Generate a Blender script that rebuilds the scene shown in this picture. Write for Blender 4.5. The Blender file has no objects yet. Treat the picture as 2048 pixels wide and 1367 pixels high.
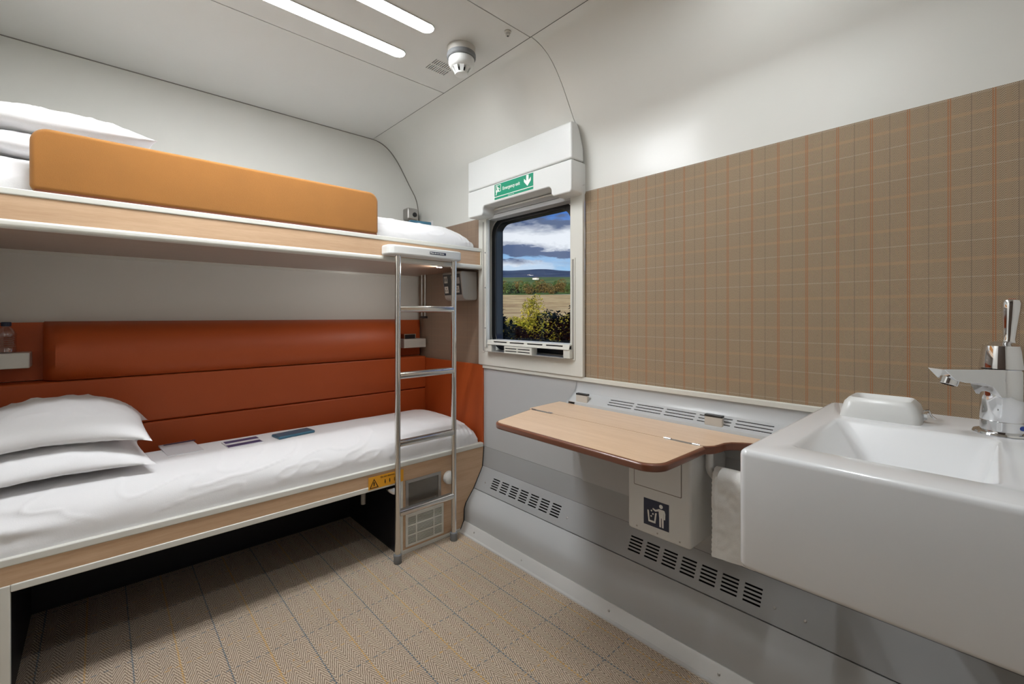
import bpy, bmesh, math, random
from mathutils import Vector, Matrix, noise
random.seed(7)
C = bpy.context.scene.collection
R = math.radians
PI = math.pi

# ------------------------------------------------------------------ materials
def lin(c):
    c = c / 255.0
    return c / 12.92 if c <= 0.04045 else ((c + 0.055) / 1.055) ** 2.4
def col(r, g, b): return (lin(r), lin(g), lin(b), 1.0)

class NT:
    """tiny helper round a node tree"""
    def __init__(s, nt): s.t = nt
    def n(s, kind, **kw):
        nd = s.t.nodes.new(kind)
        for k, v in kw.items(): setattr(nd, k, v)
        return nd
    def link(s, a, b): s.t.links.new(a, b)
    def put(s, sock, v):
        if hasattr(v, 'is_output') or isinstance(v, bpy.types.NodeSocket): s.t.links.new(v, sock)
        else: sock.default_value = v
    def m(s, op, a, b=None, c=None, clamp=False):
        nd = s.n('ShaderNodeMath', operation=op, use_clamp=clamp)
        s.put(nd.inputs[0], a)
        if b is not None: s.put(nd.inputs[1], b)
        if c is not None: s.put(nd.inputs[2], c)
        return nd.outputs[0]
    def mix(s, f, a, b):
        nd = s.n('ShaderNodeMix', data_type='RGBA')
        s.put(nd.inputs['Factor'], f); s.put(nd.inputs[6], a); s.put(nd.inputs[7], b)
        return nd.outputs[2]
    def smooth(s, v, lo, hi):
        nd = s.n('ShaderNodeMapRange', interpolation_type='SMOOTHSTEP')
        s.put(nd.inputs[0], v); nd.inputs[1].default_value = lo; nd.inputs[2].default_value = hi
        return nd.outputs[0]
    def noise(s, vec, scale, detail=2, rough=.5, sc=None):
        if sc:
            mp = s.n('ShaderNodeMapping'); s.put(mp.inputs[0], vec); mp.inputs['Scale'].default_value = sc; vec = mp.outputs[0]
        nd = s.n('ShaderNodeTexNoise'); s.put(nd.inputs['Vector'], vec)
        nd.inputs['Scale'].default_value = scale; nd.inputs['Detail'].default_value = detail; nd.inputs['Roughness'].default_value = rough
        return nd.outputs['Fac']

def newmat(name, color, rough=.5, metal=0, coat=0, coat_r=.1, spec=.5, sheen=0):
    m = bpy.data.materials.new(name); m.use_nodes = True
    T = NT(m.node_tree); b = m.node_tree.nodes['Principled BSDF']
    b.inputs['Base Color'].default_value = color
    b.inputs['Roughness'].default_value = rough
    b.inputs['Metallic'].default_value = metal
    b.inputs['Specular IOR Level'].default_value = spec
    b.inputs['Coat Weight'].default_value = coat
    b.inputs['Coat Roughness'].default_value = coat_r
    b.inputs['Sheen Weight'].default_value = sheen
    m.diffuse_color = color
    return m, T, b

def plain(name, color, rough=.5, metal=0, coat=0, coat_r=.1, bump=0, bscale=200, vary=.03, spec=.5, sheen=0, world=False):
    m, T, b = newmat(name, color, rough, metal, coat, coat_r, spec, sheen)
    tc = T.n('ShaderNodeTexCoord')
    f = T.noise(tc.outputs['Object'], 9, 3)
    dark = tuple(c * (1 - vary) for c in color[:3]) + (1,)
    lite = tuple(min(1, c * (1 + vary)) for c in color[:3]) + (1,)
    T.put(b.inputs['Base Color'], T.mix(f, dark, lite))
    if bump:
        f2 = T.noise(tc.outputs['Object'], bscale, 3)
        bn = T.n('ShaderNodeBump'); bn.inputs['Strength'].default_value = bump; bn.inputs['Distance'].default_value = .002
        T.put(bn.inputs['Height'], f2); T.link(bn.outputs[0], b.inputs['Normal'])
    return m

def emis(name, color, strength):
    m = bpy.data.materials.new(name); m.use_nodes = True; nt = m.node_tree
    for n in list(nt.nodes): nt.nodes.remove(n)
    e = nt.nodes.new('ShaderNodeEmission'); e.inputs[0].default_value = color; e.inputs[1].default_value = strength
    o = nt.nodes.new('ShaderNodeOutputMaterial'); nt.links.new(e.outputs[0], o.inputs[0])
    return m

def wood(name, c1, c2, axis='x', rough=.38, coat=.15):
    m, T, b = newmat(name, c1, rough, coat=coat, coat_r=.2)
    tc = T.n('ShaderNodeTexCoord')
    sc = {'x': (1.5, 22, 22), 'y': (22, 1.5, 22), 'z': (22, 22, 1.5)}[axis]
    f = T.noise(tc.outputs['Object'], 2.2, 6, .6, sc)
    sc2 = tuple(v * 6 for v in sc)
    g = T.noise(tc.outputs['Object'], 3, 3, .6, sc2)
    f = T.smooth(T.m('MULTIPLY_ADD', g, .35, T.m('MULTIPLY', f, .75)), .3, .8)
    T.put(b.inputs['Base Color'], T.mix(f, c1, c2))
    return m

def herring(T, u, v, half, period, slope=1.0):
    z = T.m('PINGPONG', u, half)
    t = T.m('DIVIDE', T.m('MULTIPLY_ADD', z, slope, v), period)
    return T.m('PINGPONG', t, .5)            # 0..0.5
def stripe(T, u, period, off, width):
    d = T.m('PINGPONG', T.m('SUBTRACT', u, off), period / 2)
    nd = T.n('ShaderNodeMapRange', interpolation_type='SMOOTHSTEP')
    T.put(nd.inputs[0], d); nd.inputs[1].default_value = width * .55; nd.inputs[2].default_value = width * 1.2
    nd.inputs[3].default_value = 1; nd.inputs[4].default_value = 0
    return nd.outputs[0]

def mat_tweed(name, dark, light, orange, lineamt=1.0):
    m, T, b = newmat(name, light, .8, sheen=.1)
    tc = T.n('ShaderNodeTexCoord'); sp = T.n('ShaderNodeSeparateXYZ'); T.link(tc.outputs['Object'], sp.inputs[0])
    y, z = sp.outputs[1], sp.outputs[2]
    h = herring(T, y, z, .01015, .0044, 1.35)
    fine = T.noise(tc.outputs['Object'], 900, 2)
    h = T.m('MULTIPLY_ADD', T.m('SUBTRACT', fine, .5), .25, h)
    c = T.mix(T.smooth(h, .10, .40), dark, light)
    big = T.noise(tc.outputs['Object'], 4, 3)
    c = T.mix(T.m('MULTIPLY', big, .25), c, col(112, 96, 80))
    # horizontal pale and tan threads
    c = T.mix(T.m('MULTIPLY', stripe(T, z, .0935, 1.488, .0014), .32 * lineamt), c, col(196, 186, 176))
    c = T.mix(T.m('MULTIPLY', stripe(T, z, .0935, 1.441, .0050), .24 * lineamt), c, col(196, 150, 108))
    # vertical threads
    c = T.mix(T.m('MULTIPLY', stripe(T, y, .081, .3735, .0011), .42 * lineamt), c, col(62, 52, 58))
    c = T.mix(T.m('MULTIPLY', stripe(T, y, .081, .3313, .0013), .85 * lineamt), c, orange)
    c = T.mix(T.m('MULTIPLY', stripe(T, y, .081, .3357, .0013), .85 * lineamt), c, orange)
    T.link(c, b.inputs['Base Color'])
    bn = T.n('ShaderNodeBump'); bn.inputs['Strength'].default_value = .35; bn.inputs['Distance'].default_value = .001
    T.put(bn.inputs['Height'], h); T.link(bn.outputs[0], b.inputs['Normal'])
    return m

def mat_carpet():
    m, T, b = newmat('carpet', col(180, 160, 138), .95, sheen=.2, spec=.2)
    tc = T.n('ShaderNodeTexCoord'); sp = T.n('ShaderNodeSeparateXYZ'); T.link(tc.outputs['Object'], sp.inputs[0])
    wob = T.noise(tc.outputs['Object'], 90, 2)
    x = T.m('MULTIPLY_ADD', T.m('SUBTRACT', wob, .5), .006, sp.outputs[0]); y = sp.outputs[1]
    h = herring(T, x, y, .0304, .0180, 2.5)
    fine = T.noise(tc.outputs['Object'], 380, 3, .7)
    h = T.m('MULTIPLY_ADD', T.m('SUBTRACT', fine, .5), .55, h)
    c = T.mix(T.smooth(h, .04, .38), col(126, 104, 84), col(214, 196, 174))
    sp1 = T.smooth(T.noise(tc.outputs['Object'], 55, 2), .66, .72)
    c = T.mix(T.m('MULTIPLY', sp1, .45), c, col(205, 150, 60))
    o2 = T.n('ShaderNodeVectorMath', operation='ADD'); T.link(tc.outputs['Object'], o2.inputs[0]); o2.inputs[1].default_value = (7, 3, 2)
    sp2 = T.smooth(T.noise(o2.outputs[0], 60, 2), .68, .73)
    c = T.mix(T.m('MULTIPLY', sp2, .5), c, col(90, 98, 112))
    dash = T.m('PINGPONG', T.m('DIVIDE', y, .0125), .5)
    dsh = T.smooth(dash, .1, .25)
    c = T.mix(T.m('MULTIPLY', stripe(T, x, .243, .083, .0026), T.m('MULTIPLY', dsh, .85)), c, col(50, 88, 112))
    c = T.mix(T.m('MULTIPLY', stripe(T, x, .243, .2045, .0030), T.m('MULTIPLY', dsh, .75)), c, col(214, 160, 62))
    dash2 = T.smooth(T.m('PINGPONG', T.m('DIVIDE', x, .0304), .5), .22, .32)
    c = T.mix(T.m('MULTIPLY', stripe(T, y, .277, 1.2115, .0028), T.m('MULTIPLY', dash2, .65)), c, col(50, 88, 112))
    c = T.mix(T.m('MULTIPLY', stripe(T, y, .277, 1.349, .0030), T.m('MULTIPLY', dash2, .5)), c, col(214, 160, 62))
    T.link(c, b.inputs['Base Color'])
    bn = T.n('ShaderNodeBump'); bn.inputs['Strength'].default_value = .8; bn.inputs['Distance'].default_value = .004
    T.put(bn.inputs['Height'], h); T.link(bn.outputs[0], b.inputs['Normal'])
    return m

M = {}
M['wall'] = plain('white_lining', col(213, 212, 206), .6, coat=0, coat_r=.2, vary=.015)
M['cove'] = plain('glossy_cove_lining', col(214, 213, 207), .4, coat=.55, coat_r=.19, vary=.012)
M['ceil'] = plain('ceiling_lining', col(212, 211, 207), .5, vary=.015)
M['white'] = plain('white_plastic', col(218, 219, 217), .35, coat=.2, coat_r=.15, vary=.01)
M['frame'] = plain('offwhite_frame', col(212, 211, 203), .35, coat=.2, coat_r=.15, vary=.01)
M['grey'] = plain('grey_lining', col(180, 182, 183), .35, coat=.25, coat_r=.2, vary=.015)
M['greylow'] = plain('grey_lower_lining', col(162, 164, 165), .35, coat=.25, coat_r=.2, vary=.015)
M['kick'] = plain('kick_strip_metal', col(206, 206, 204), .25, .1, coat=.4, coat_r=.12, vary=.02)
M['dark'] = plain('dark_void', col(24, 24, 30), .7)
M['navy'] = plain('dark_underbed_panel', col(20, 20, 30), .5, coat=.1)
M['doorwall'] = plain('brown_door_lining', col(80, 66, 56), .5, coat=.1)
M['seam'] = plain('dark_seam', col(126, 122, 114), .8)
M['tweed'] = mat_tweed('tweed_wallcovering', col(88, 69, 53), col(194, 172, 142), col(156, 94, 50), .8)
M['tweed2'] = mat_tweed('plain_wallcovering', col(140, 116, 98), col(160, 138, 118), col(120, 96, 80), .3)
M['carpet'] = mat_carpet()
M['wood'] = wood('beech_laminate_long', col(188, 154, 122), col(206, 174, 142), 'x')
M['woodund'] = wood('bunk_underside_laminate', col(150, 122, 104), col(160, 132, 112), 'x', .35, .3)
M['woody'] = wood('beech_laminate_table', col(210, 178, 146), col(222, 192, 162), 'y', .35, .2)
M['edge'] = plain('brown_table_edge', col(112, 66, 46), .3, coat=.4, coat_r=.15, vary=.08)
M['sheet'] = plain('white_cotton', col(224, 223, 224), .85, bump=.12, bscale=260, vary=.01, sheen=.2)
M['towel'] = plain('white_terry', col(235, 234, 230), .95, bump=.45, bscale=620, vary=.02, sheen=.4)
M['leather'] = plain('orange_leather', col(176, 78, 28), .5, bump=.25, bscale=320, vary=.05)
M['leatherd'] = plain('orange_leather_panel', col(180, 80, 28), .55, bump=.25, bscale=320, vary=.04)
M['fleece'] = plain('orange_felt', col(146, 95, 35), .95, bump=.35, bscale=700, vary=.10, sheen=.25)
M['steel'] = plain('brushed_steel', col(215, 212, 208), .18, 1.0, vary=.03)
M['chrome'] = plain('chrome', col(225, 226, 228), .06, 1.0, vary=.01)
M['steelmat'] = plain('satin_steel', col(175, 172, 168), .35, .9, vary=.03)
M['smoked'] = plain('smoked_metal_pane', col(120, 114, 106), .25, .7)
M['rubber'] = plain('grey_rubber', col(120, 122, 124), .6)
M['black'] = plain('black_rubber', col(18, 18, 20), .45, coat=.2)
M['blackp'] = plain('black_plastic', col(28, 28, 32), .3, coat=.3)
M['basin'] = plain('white_solid_surface', col(230, 232, 234), .22, coat=.5, coat_r=.08, vary=.008)
M['greyp'] = plain('grey_plastic', col(158, 154, 148), .35, coat=.2)
M['greylite'] = plain('light_grey_plastic', col(190, 186, 178), .4)
M['green'] = plain('green_sign', col(30, 140, 108), .4)
M['signw'] = plain('sign_white', col(238, 238, 234), .4)
M['navysign'] = plain('navy_sticker', col(34, 42, 66), .4)
M['yellow'] = plain('yellow_sticker', col(226, 160, 40), .45)
M['ink'] = plain('black_ink', col(36, 22, 14), .5)
M['teal'] = plain('teal_paper', col(50, 98, 120), .35, coat=.3)
M['paper'] = plain('pale_paper', col(206, 205, 208), .6)
M['purple'] = plain('purple_print', col(72, 66, 104), .5)
M['blue'] = plain('blue_dot', col(20, 70, 170), .4)
M['red'] = plain('red_dot', col(200, 50, 40), .4)
M['lamp'] = emis('lamp_diffuser', (.945, .975, 1.0, 1), 43.0)
M['spot'] = emis('reading_spot_lens', (1, .97, .92, 1), 12)
M['blind'] = plain('grey_blind', col(172, 172, 172), .5)

def mat_glass(name, tint=(1, 1, 1, 1), refl=.05):
    m = bpy.data.materials.new(name); m.use_nodes = True; nt = m.node_tree
    for n in list(nt.nodes): nt.nodes.remove(n)
    tr = nt.nodes.new('ShaderNodeBsdfTransparent'); tr.inputs[0].default_value = tint
    gl = nt.nodes.new('ShaderNodeBsdfGlossy'); gl.inputs['Roughness'].default_value = .02
    mx = nt.nodes.new('ShaderNodeMixShader'); mx.inputs[0].default_value = refl
    o = nt.nodes.new('ShaderNodeOutputMaterial')
    nt.links.new(tr.outputs[0], mx.inputs[1]); nt.links.new(gl.outputs[0], mx.inputs[2]); nt.links.new(mx.outputs[0], o.inputs[0])
    return m
M['glass'] = mat_glass('window_glass', (.97, .98, .98, 1), .03)
M['bottle'] = mat_glass('bottle_plastic', (.93, .95, .97, 1), .22)

# ------------------------------------------------------------------ mesh helpers
def B(): return bmesh.new()

def box(bm, x0, x1, y0, y1, z0, z1):
    v = [bm.verts.new(p) for p in ((x0, y0, z0), (x1, y0, z0), (x1, y1, z0), (x0, y1, z0), (x0, y0, z1), (x1, y0, z1), (x1, y1, z1), (x0, y1, z1))]
    for f in ((3, 2, 1, 0), (4, 5, 6, 7), (0, 1, 5, 4), (1, 2, 6, 5), (2, 3, 7, 6), (3, 0, 4, 7)):
        bm.faces.new([v[i] for i in f])
    return bm

def p3(pl, a, b, c):
    return {'yz': (c, a, b), 'xz': (a, c, b), 'xy': (a, b, c)}[pl]

def prism(bm, pts, pl, c0, c1):
    """polygon pts in plane pl, extruded from c0 to c1 on the third axis"""
    n = len(pts)
    lo = [bm.verts.new(p3(pl, a, b, c0)) for a, b in pts]
    hi = [bm.verts.new(p3(pl, a, b, c1)) for a, b in pts]
    bm.faces.new(lo[::-1]); bm.faces.new(hi)
    for i in range(n):
        j = (i + 1) % n
        bm.faces.new((lo[i], lo[j], hi[j], hi[i]))
    return bm

def ring(bm, outer, inner, pl, c0, c1):
    n = len(outer)
    L = [[bm.verts.new(p3(pl, a, b, c)) for a, b in pts] for pts in (outer, inner) for c in (c0, c1)]
    o0, o1, i0, i1 = L
    for k in range(n):
        j = (k + 1) % n
        bm.faces.new((o0[k], o0[j], o1[j], o1[k])); bm.faces.new((i0[j], i0[k], i1[k], i1[j]))
        bm.faces.new((o0[j], o0[k], i0[k], i0[j])); bm.faces.new((o1[k], o1[j], i1[j], i1[k]))
    return bm

def rrect(a0, a1, b0, b1, r, n=8):
    if not isinstance(r, (list, tuple)): r = [r] * 4
    pts = []
    for (ca, cb, s, q) in ((a1, b1, 0, r[0]), (a0, b1, 90, r[1]), (a0, b0, 180, r[2]), (a1, b0, 270, r[3])):
        sa = -1 if ca == a1 else 1; sb = -1 if cb == b1 else 1
        for i in range(n + 1):
            t = R(s + 90 * i / n)
            pts.append((ca + sa * q + q * math.cos(t), cb + sb * q + q * math.sin(t)))
    return pts

def lathe(bm, prof, center, axis='z', n=32, M4=None):
    """prof: list of (r, h)"""
    cx, cy, cz = center; rows = []
    for r, h in prof:
        row = []
        for k in range(n):
            t = 2 * PI * k / n
            a, b = r * math.cos(t), r * math.sin(t)
            p = {'z': (a, b, h), 'x': (h, a, b), 'y': (a, h, b)}[axis]
            p = Vector(p)
            if M4: p = M4 @ p
            row.append(bm.verts.new((p.x + cx, p.y + cy, p.z + cz)))
        rows.append(row)
    for i in range(len(rows) - 1):
        for k in range(n):
            j = (k + 1) % n
            bm.faces.new((rows[i][k], rows[i][j], rows[i + 1][j], rows[i + 1][k]))
    bm.faces.new(rows[0][::-1]); bm.faces.new(rows[-1])
    return bm

def tube(bm, pts, rad, n=14, sx=1.0):
    pts = [Vector(p) for p in pts]; rows = []
    rads = rad if isinstance(rad, (list, tuple)) else [rad] * len(pts)
    up = None
    for i, p in enumerate(pts):
        d = (pts[min(i + 1, len(pts) - 1)] - pts[max(i - 1, 0)]).normalized()
        if up is None:
            up = Vector((0, 0, 1)) if abs(d.z) < .9 else Vector((1, 0, 0))
        s = d.cross(up).normalized(); up = s.cross(d).normalized()
        rows.append([bm.verts.new(p + rads[i] * (math.cos(2 * PI * k / n) * s * sx + math.sin(2 * PI * k / n) * up)) for k in range(n)])
    for i in range(len(rows) - 1):
        for k in range(n):
            j = (k + 1) % n
            bm.faces.new((rows[i][k], rows[i][j], rows[i + 1][j], rows[i + 1][k]))
    bm.faces.new(rows[0][::-1]); bm.faces.new(rows[-1])
    return bm

def plate(bm, O, U, V, W, Hh, holes, th):
    """flat plate at O spanning W*U, Hh*V with rectangular holes (u0,u1,v0,v1), thickness th away from U x V"""
    O, U, V = Vector(O), Vector(U).normalized(), Vector(V).normalized(); N = U.cross(V)
    us = sorted(set([0, W] + [round(h[0], 5) for h in holes] + [round(h[1], 5) for h in holes]))
    vs = sorted(set([0, Hh] + [round(h[2], 5) for h in holes] + [round(h[3], 5) for h in holes]))
    def solid(i, j):
        if i < 0 or j < 0 or i >= len(us) - 1 or j >= len(vs) - 1: return False
        a, b = (us[i] + us[i + 1]) / 2, (vs[j] + vs[j + 1]) / 2
        return not any(h[0] < a < h[1] and h[2] < b < h[3] for h in holes)
    F, K = {}, {}
    def g(D, i, j, off):
        if (i, j) not in D: D[(i, j)] = bm.verts.new(O + U * us[i] + V * vs[j] - N * off)
        return D[(i, j)]
    for i in range(len(us) - 1):
        for j in range(len(vs) - 1):
            if not solid(i, j): continue
            q = ((i, j), (i + 1, j), (i + 1, j + 1), (i, j + 1))
            bm.faces.new([g(F, a, b, 0) for a, b in q]); bm.faces.new([g(K, a, b, th) for a, b in q][::-1])
            for (di, dj, a, b) in ((0, -1, q[0], q[1]), (1, 0, q[1], q[2]), (0, 1, q[2], q[3]), (-1, 0, q[3], q[0])):
                if not solid(i + di, j + dj):
                    bm.faces.new((g(F, *b, 0), g(F, *a, 0), g(K, *a, th), g(K, *b, th)))
    return bm

WLOC = {}
def obj(name, bm, mat, parent=None, bevel=0, seg=3, angle=35, recalc=True, sub=0):
    if recalc: bmesh.ops.recalc_face_normals(bm, faces=bm.faces)
    xs = [v.co for v in bm.verts]
    if parent is None:
        mn = [min(c[i] for c in xs) for i in range(3)]; mx = [max(c[i] for c in xs) for i in range(3)]
        org = Vector(((mn[0] + mx[0]) / 2, (mn[1] + mx[1]) / 2, mn[2]))
        loc = org
    else:
        org = WLOC[parent.name]; loc = Vector((0, 0, 0))
    bmesh.ops.translate(bm, verts=bm.verts, vec=-org)
    me = bpy.data.meshes.new(name); bm.to_mesh(me); bm.free()
    for p in me.polygons: p.use_smooth = True
    me.set_sharp_from_angle(angle=R(angle))
    o = bpy.data.objects.new(name, me); C.objects.link(o)
    o.location = loc
    if parent: o.parent = parent
    WLOC[o.name] = org.copy()
    if mat: me.materials.append(M[mat] if isinstance(mat, str) else mat)
    if bevel:
        b = o.modifiers.new('bevel', 'BEVEL'); b.width = bevel; b.segments = seg; b.limit_method = 'ANGLE'; b.angle_limit = R(30)
        b.harden_normals = True
    if sub:
        s = o.modifiers.new('sub', 'SUBSURF'); s.levels = sub; s.render_levels = sub
    return o

def tag(o, label, cat, group=None):
    o['label'] = label; o['category'] = cat
    if group: o['group'] = group
    return o
def thing(name, label, cat, loc=(0, 0, 0), group=None):
    o = bpy.data.objects.new(name, None); C.objects.link(o); o.location = loc; o.empty_display_size = .1
    WLOC[o.name] = Vector(loc)
    return tag(o, label, cat, group)
def struct(name, bm, mat, parent=None, **k):
    o = obj(name, bm, mat, parent, **k)
    if parent is None: o['kind'] = 'structure'
    return o
def objcoords(o):
    """patterned coverings read their pattern in room metres: keep the origin at the room origin"""
    if o.parent is None:
        o.data.transform(Matrix.Translation(o.location)); o.location = (0, 0, 0); WLOC[o.name] = Vector((0, 0, 0))
    return o

def text(name, s, size, mat, parent, loc, rot, extr=.0003, align='LEFT', sx=1.0):
    cu = bpy.data.curves.new(name, 'FONT'); cu.body = s; cu.size = size; cu.extrude = extr; cu.align_x = align; cu.offset = size * .012
    t = bpy.data.objects.new(name, cu); C.objects.link(t)
    bpy.context.view_layer.update()
    me = bpy.data.meshes.new_from_object(t.evaluated_get(bpy.context.evaluated_depsgraph_get()))
    bpy.data.objects.remove(t); bpy.data.curves.remove(cu)
    me.transform(Matrix.Translation(Vector(loc) - WLOC[parent.name]) @ rot @ Matrix.Scale(sx, 4, (1, 0, 0)))
    me.materials.append(M[mat])
    o = bpy.data.objects.new(name, me); C.objects.link(o); o.parent = parent; WLOC[o.name] = WLOC[parent.name].copy()
    return o
# rotations that lay lettering on a wall: facing -x (reads towards -y) and facing -y (reads towards +x)
ROT_NX = Matrix(((0, 0, -1, 0), (-1, 0, 0, 0), (0, 1, 0, 0), (0, 0, 0, 1)))
ROT_NY = Matrix(((1, 0, 0, 0), (0, 0, -1, 0), (0, 1, 0, 0), (0, 0, 0, 1)))

# ------------------------------------------------------------------ the room shell
XL, YN, YB, ZC = -.40, -.45, 2.76, 2.347
objcoords(struct('floor', box(B(), XL - .05, 1.50, YN - .05, YB + .05, -.06, 0), 'carpet'))

# ceiling lining in three boards with fine joints, dark board above
o = struct('ceiling', box(B(), XL - .05, 1.305, YN - .05, 1.308, ZC, ZC + .02), 'ceil')
# middle board carries vent slots
bm = B(); hs = []
W_ = 1.305 - (XL - .05)
for r_ in range(2):
    for k in range(10):
        u0 = 1.108 + k * .0106 - (XL - .05)
        v0 = 1.939 - 1.798 + r_ * .05
        hs.append((u0, u0 + .005, v0, v0 + .043))
plate(bm, (XL - .05, 1.939, ZC), (1, 0, 0), (0, -1, 0), W_, 1.939 - 1.312, hs, .004)
struct('ceiling', bm, 'ceil')
struct('ceiling', box(B(), XL - .05, 1.305, 1.312, 1.939, ZC + .006, ZC + .02), 'dark')
struct('ceiling', box(B(), XL - .05, 1.305, 1.943, YB, ZC, ZC + .02), 'ceil')
struct('ceiling', box(B(), XL - .06, 1.36, YN - .06, YB + .06, ZC + .021, ZC + .05), 'dark')

# curved cove between ceiling and window wall, two panels meeting at the window
COVE = [(1.308, 2.347), (1.346, 2.340), (1.385, 2.323), (1.425, 2.297), (1.462, 2.264), (1.497, 2.222), (1.530, 2.170), (1.562, 2.118), (1.592, 2.070), (1.612, 2.036), (1.624, 2.004), (1.632, 1.965), (1.640, 1.88), (1.648, 1.772)]
def catmull(P, n=6):
    out = []
    for i in range(len(P) - 1):
        p0, p1, p2, p3_ = (Vector(P[max(0, i - 1)]), Vector(P[i]), Vector(P[i + 1]), Vector(P[min(len(P) - 1, i + 2)]))
        for k in range(n):
            t = k / n
            out.append(tuple(.5 * (2 * p1 + (p2 - p0) * t + (2 * p0 - 5 * p1 + 4 * p2 - p3_) * t * t + (3 * p1 - p0 - 3 * p2 + p3_) * t ** 3)))
    return out + [P[-1]]
COVE = catmull([(1.308, 2.347), (1.346, 2.341), (1.387, 2.326), (1.427, 2.300), (1.464, 2.263), (1.500, 2.216), (1.534, 2.163), (1.567, 2.109), (1.598, 2.060), (1.619, 2.026), (1.634, 1.985), (1.6435, 1.93), (1.6485, 1.855), (1.6495, 1.772)], 5)
def cove(y0, y1):
    pts = [(x, z) for x, z in COVE] + [(x + .02, z + .012) for x, z in COVE[::-1]]
    return prism(B(), pts, 'xz', y0, y1)
struct('wall_right', cove(1.307, YB), 'cove', angle=50)
struct('wall_right', cove(YN - .05, 1.304), 'cove', angle=50)
# patterned covering
objcoords(struct('wall_right', box(B(), 1.650, 1.670, YN - .05, 1.297, .905, 1.776), 'tweed'))
objcoords(struct('wall_right', box(B(), 1.650, 1.670, 2.062, YB, .905, 1.776), 'tweed2'))
# thin white trim along the bottom of the covering
struct('trim_1', box(B(), 1.636, 1.652, YN, 2.062, .897, .917), 'frame', bevel=.003)
# grey vertical lining
struct('wall_right', box(B(), 1.645, 1.665, YN, 2.062, .443, .905), 'grey', bevel=.002)
struct('wall_right', prism(B(), [(1.645, .4425), (1.636, .333), (1.656, .331), (1.665, .4425)], 'xz', YN, 2.062), 'greylow', angle=10)
# vent panel: sloping board with two banks of slots
VD = Vector((1.636 - 1.572, 0, .332 - .220)); VL = VD.length
hs = []
for ystart in (1.908, 1.030):
    for g in range(7):
        ya = 2.062 - (ystart - g * .0740)
        for k in range(5):
            v = (.247 - .220) / (.332 - .220) * VL + k * .0125
            hs.append((ya, ya + .0555, v, v + .0060))
bm = plate(B(), (1.572, 2.062, .220), (0, -1, 0), VD, 2.062 - YN, VL, hs, .004)
vp = struct('wall_right', bm, 'greylow')
# lower board below the fine joint
LOWP = [(1.570, .2165), (1.552, .196), (1.532, .172), (1.516, .150), (1.508, .125), (1.505, .095), (1.504, .050)]
struct('wall_right', prism(B(), LOWP + [(x + .012, z - .002) for x, z in LOWP[::-1]], 'xz', YN, 2.062), 'grey', angle=50)
struct('wall_right', box(B(), 1.70, 1.73, YN - .05, YB, 0, .905), 'dark')
# kick strip along the floor
KP = [(1.466, .0), (1.4665, .006), (1.476, .010), (1.494, .046), (1.500, .054), (1.512, .054), (1.512, .0)]
ks = struct('baseboard_right', prism(B(), KP, 'xz', YN, 2.028), 'kick', angle=30)
def screw(x, y, z, nx, nz, parent, r=.0045, mat='steelmat'):
    n = Vector((nx, 0, nz)).normalized(); q = Vector((0, 0, 1)).rotation_difference(n).to_matrix().to_4x4()
    s = obj('screw', lathe(B(), [(r, -.001), (r, .0012), (r * .8, .0018), (r * .45, .0018), (r * .45, .0006)], (x, y, z), n=12, M4=q), mat, parent)
    return s
for y in (1.92, 1.55, 1.05, .62, .42): screw(1.486, y, .031, -.9, .45, ks)
for y, z in ((1.36, .262), (.490, .262), (.405, .262), (1.96, .262)): screw(1.572 + (z - .22) * .571, y, z, -.87, .5, vp)

CV2 = [(x, z) for x, z in COVE]
struct('trim_2', box(B(), XL, 1.309, YB - .004, YB, ZC - .0035, ZC), 'seam')
struct('trim_3', prism(B(), CV2 + [(x - .0035, z - .0025) for x, z in CV2[::-1]], 'xz', YB - .004, YB - .0002), 'seam', angle=60)
struct('wall_back', box(B(), XL - .05, 1.665, YB, YB + .05, 0, ZC + .02), 'wall')
struct('wall_left', box(B(), XL - .05, XL, .85, YB + .05, 0, ZC), 'wall')
struct('wall_left', box(B(), XL - .05, XL, YN - .05, .85, 0, ZC), 'doorwall')
struct('wall_front', box(B(), XL - .05, 1.665, YN - .05, YN, 0, ZC), 'wall')
# outer shell of the carriage, with the window opening
def hull():
    bm = B(); x0, x1 = 1.76, 1.80
    box(bm, x0, x1, -12, 1.27, -.9, 2.56); box(bm, x0, x1, 2.04, 15, -.9, 2.56)
    box(bm, x0, x1, 1.27, 2.04, -.9, 1.00); box(bm, x0, x1, 1.27, 2.04, 1.78, 2.56)
    box(bm, -1.2, 1.80, -12, 15, 2.56, 2.62); box(bm, -1.2, 1.80, -12, 15, -.95, -.90); box(bm, -1.25, -1.2, -12, 15, -.95, 2.62)
    return bm
struct('wall_outer', hull(), 'navy')

# ------------------------------------------------------------------ window
WO = rrect(1.295, 2.064, .917, 1.80, .004, 8); WI = rrect(1.370, 1.982, 1.000, 1.790, .035, 8)
win = struct('window_1', ring(B(), WO, WI, 'yz', 1.630, 1.648), 'frame', bevel=.003, seg=2)
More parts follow.
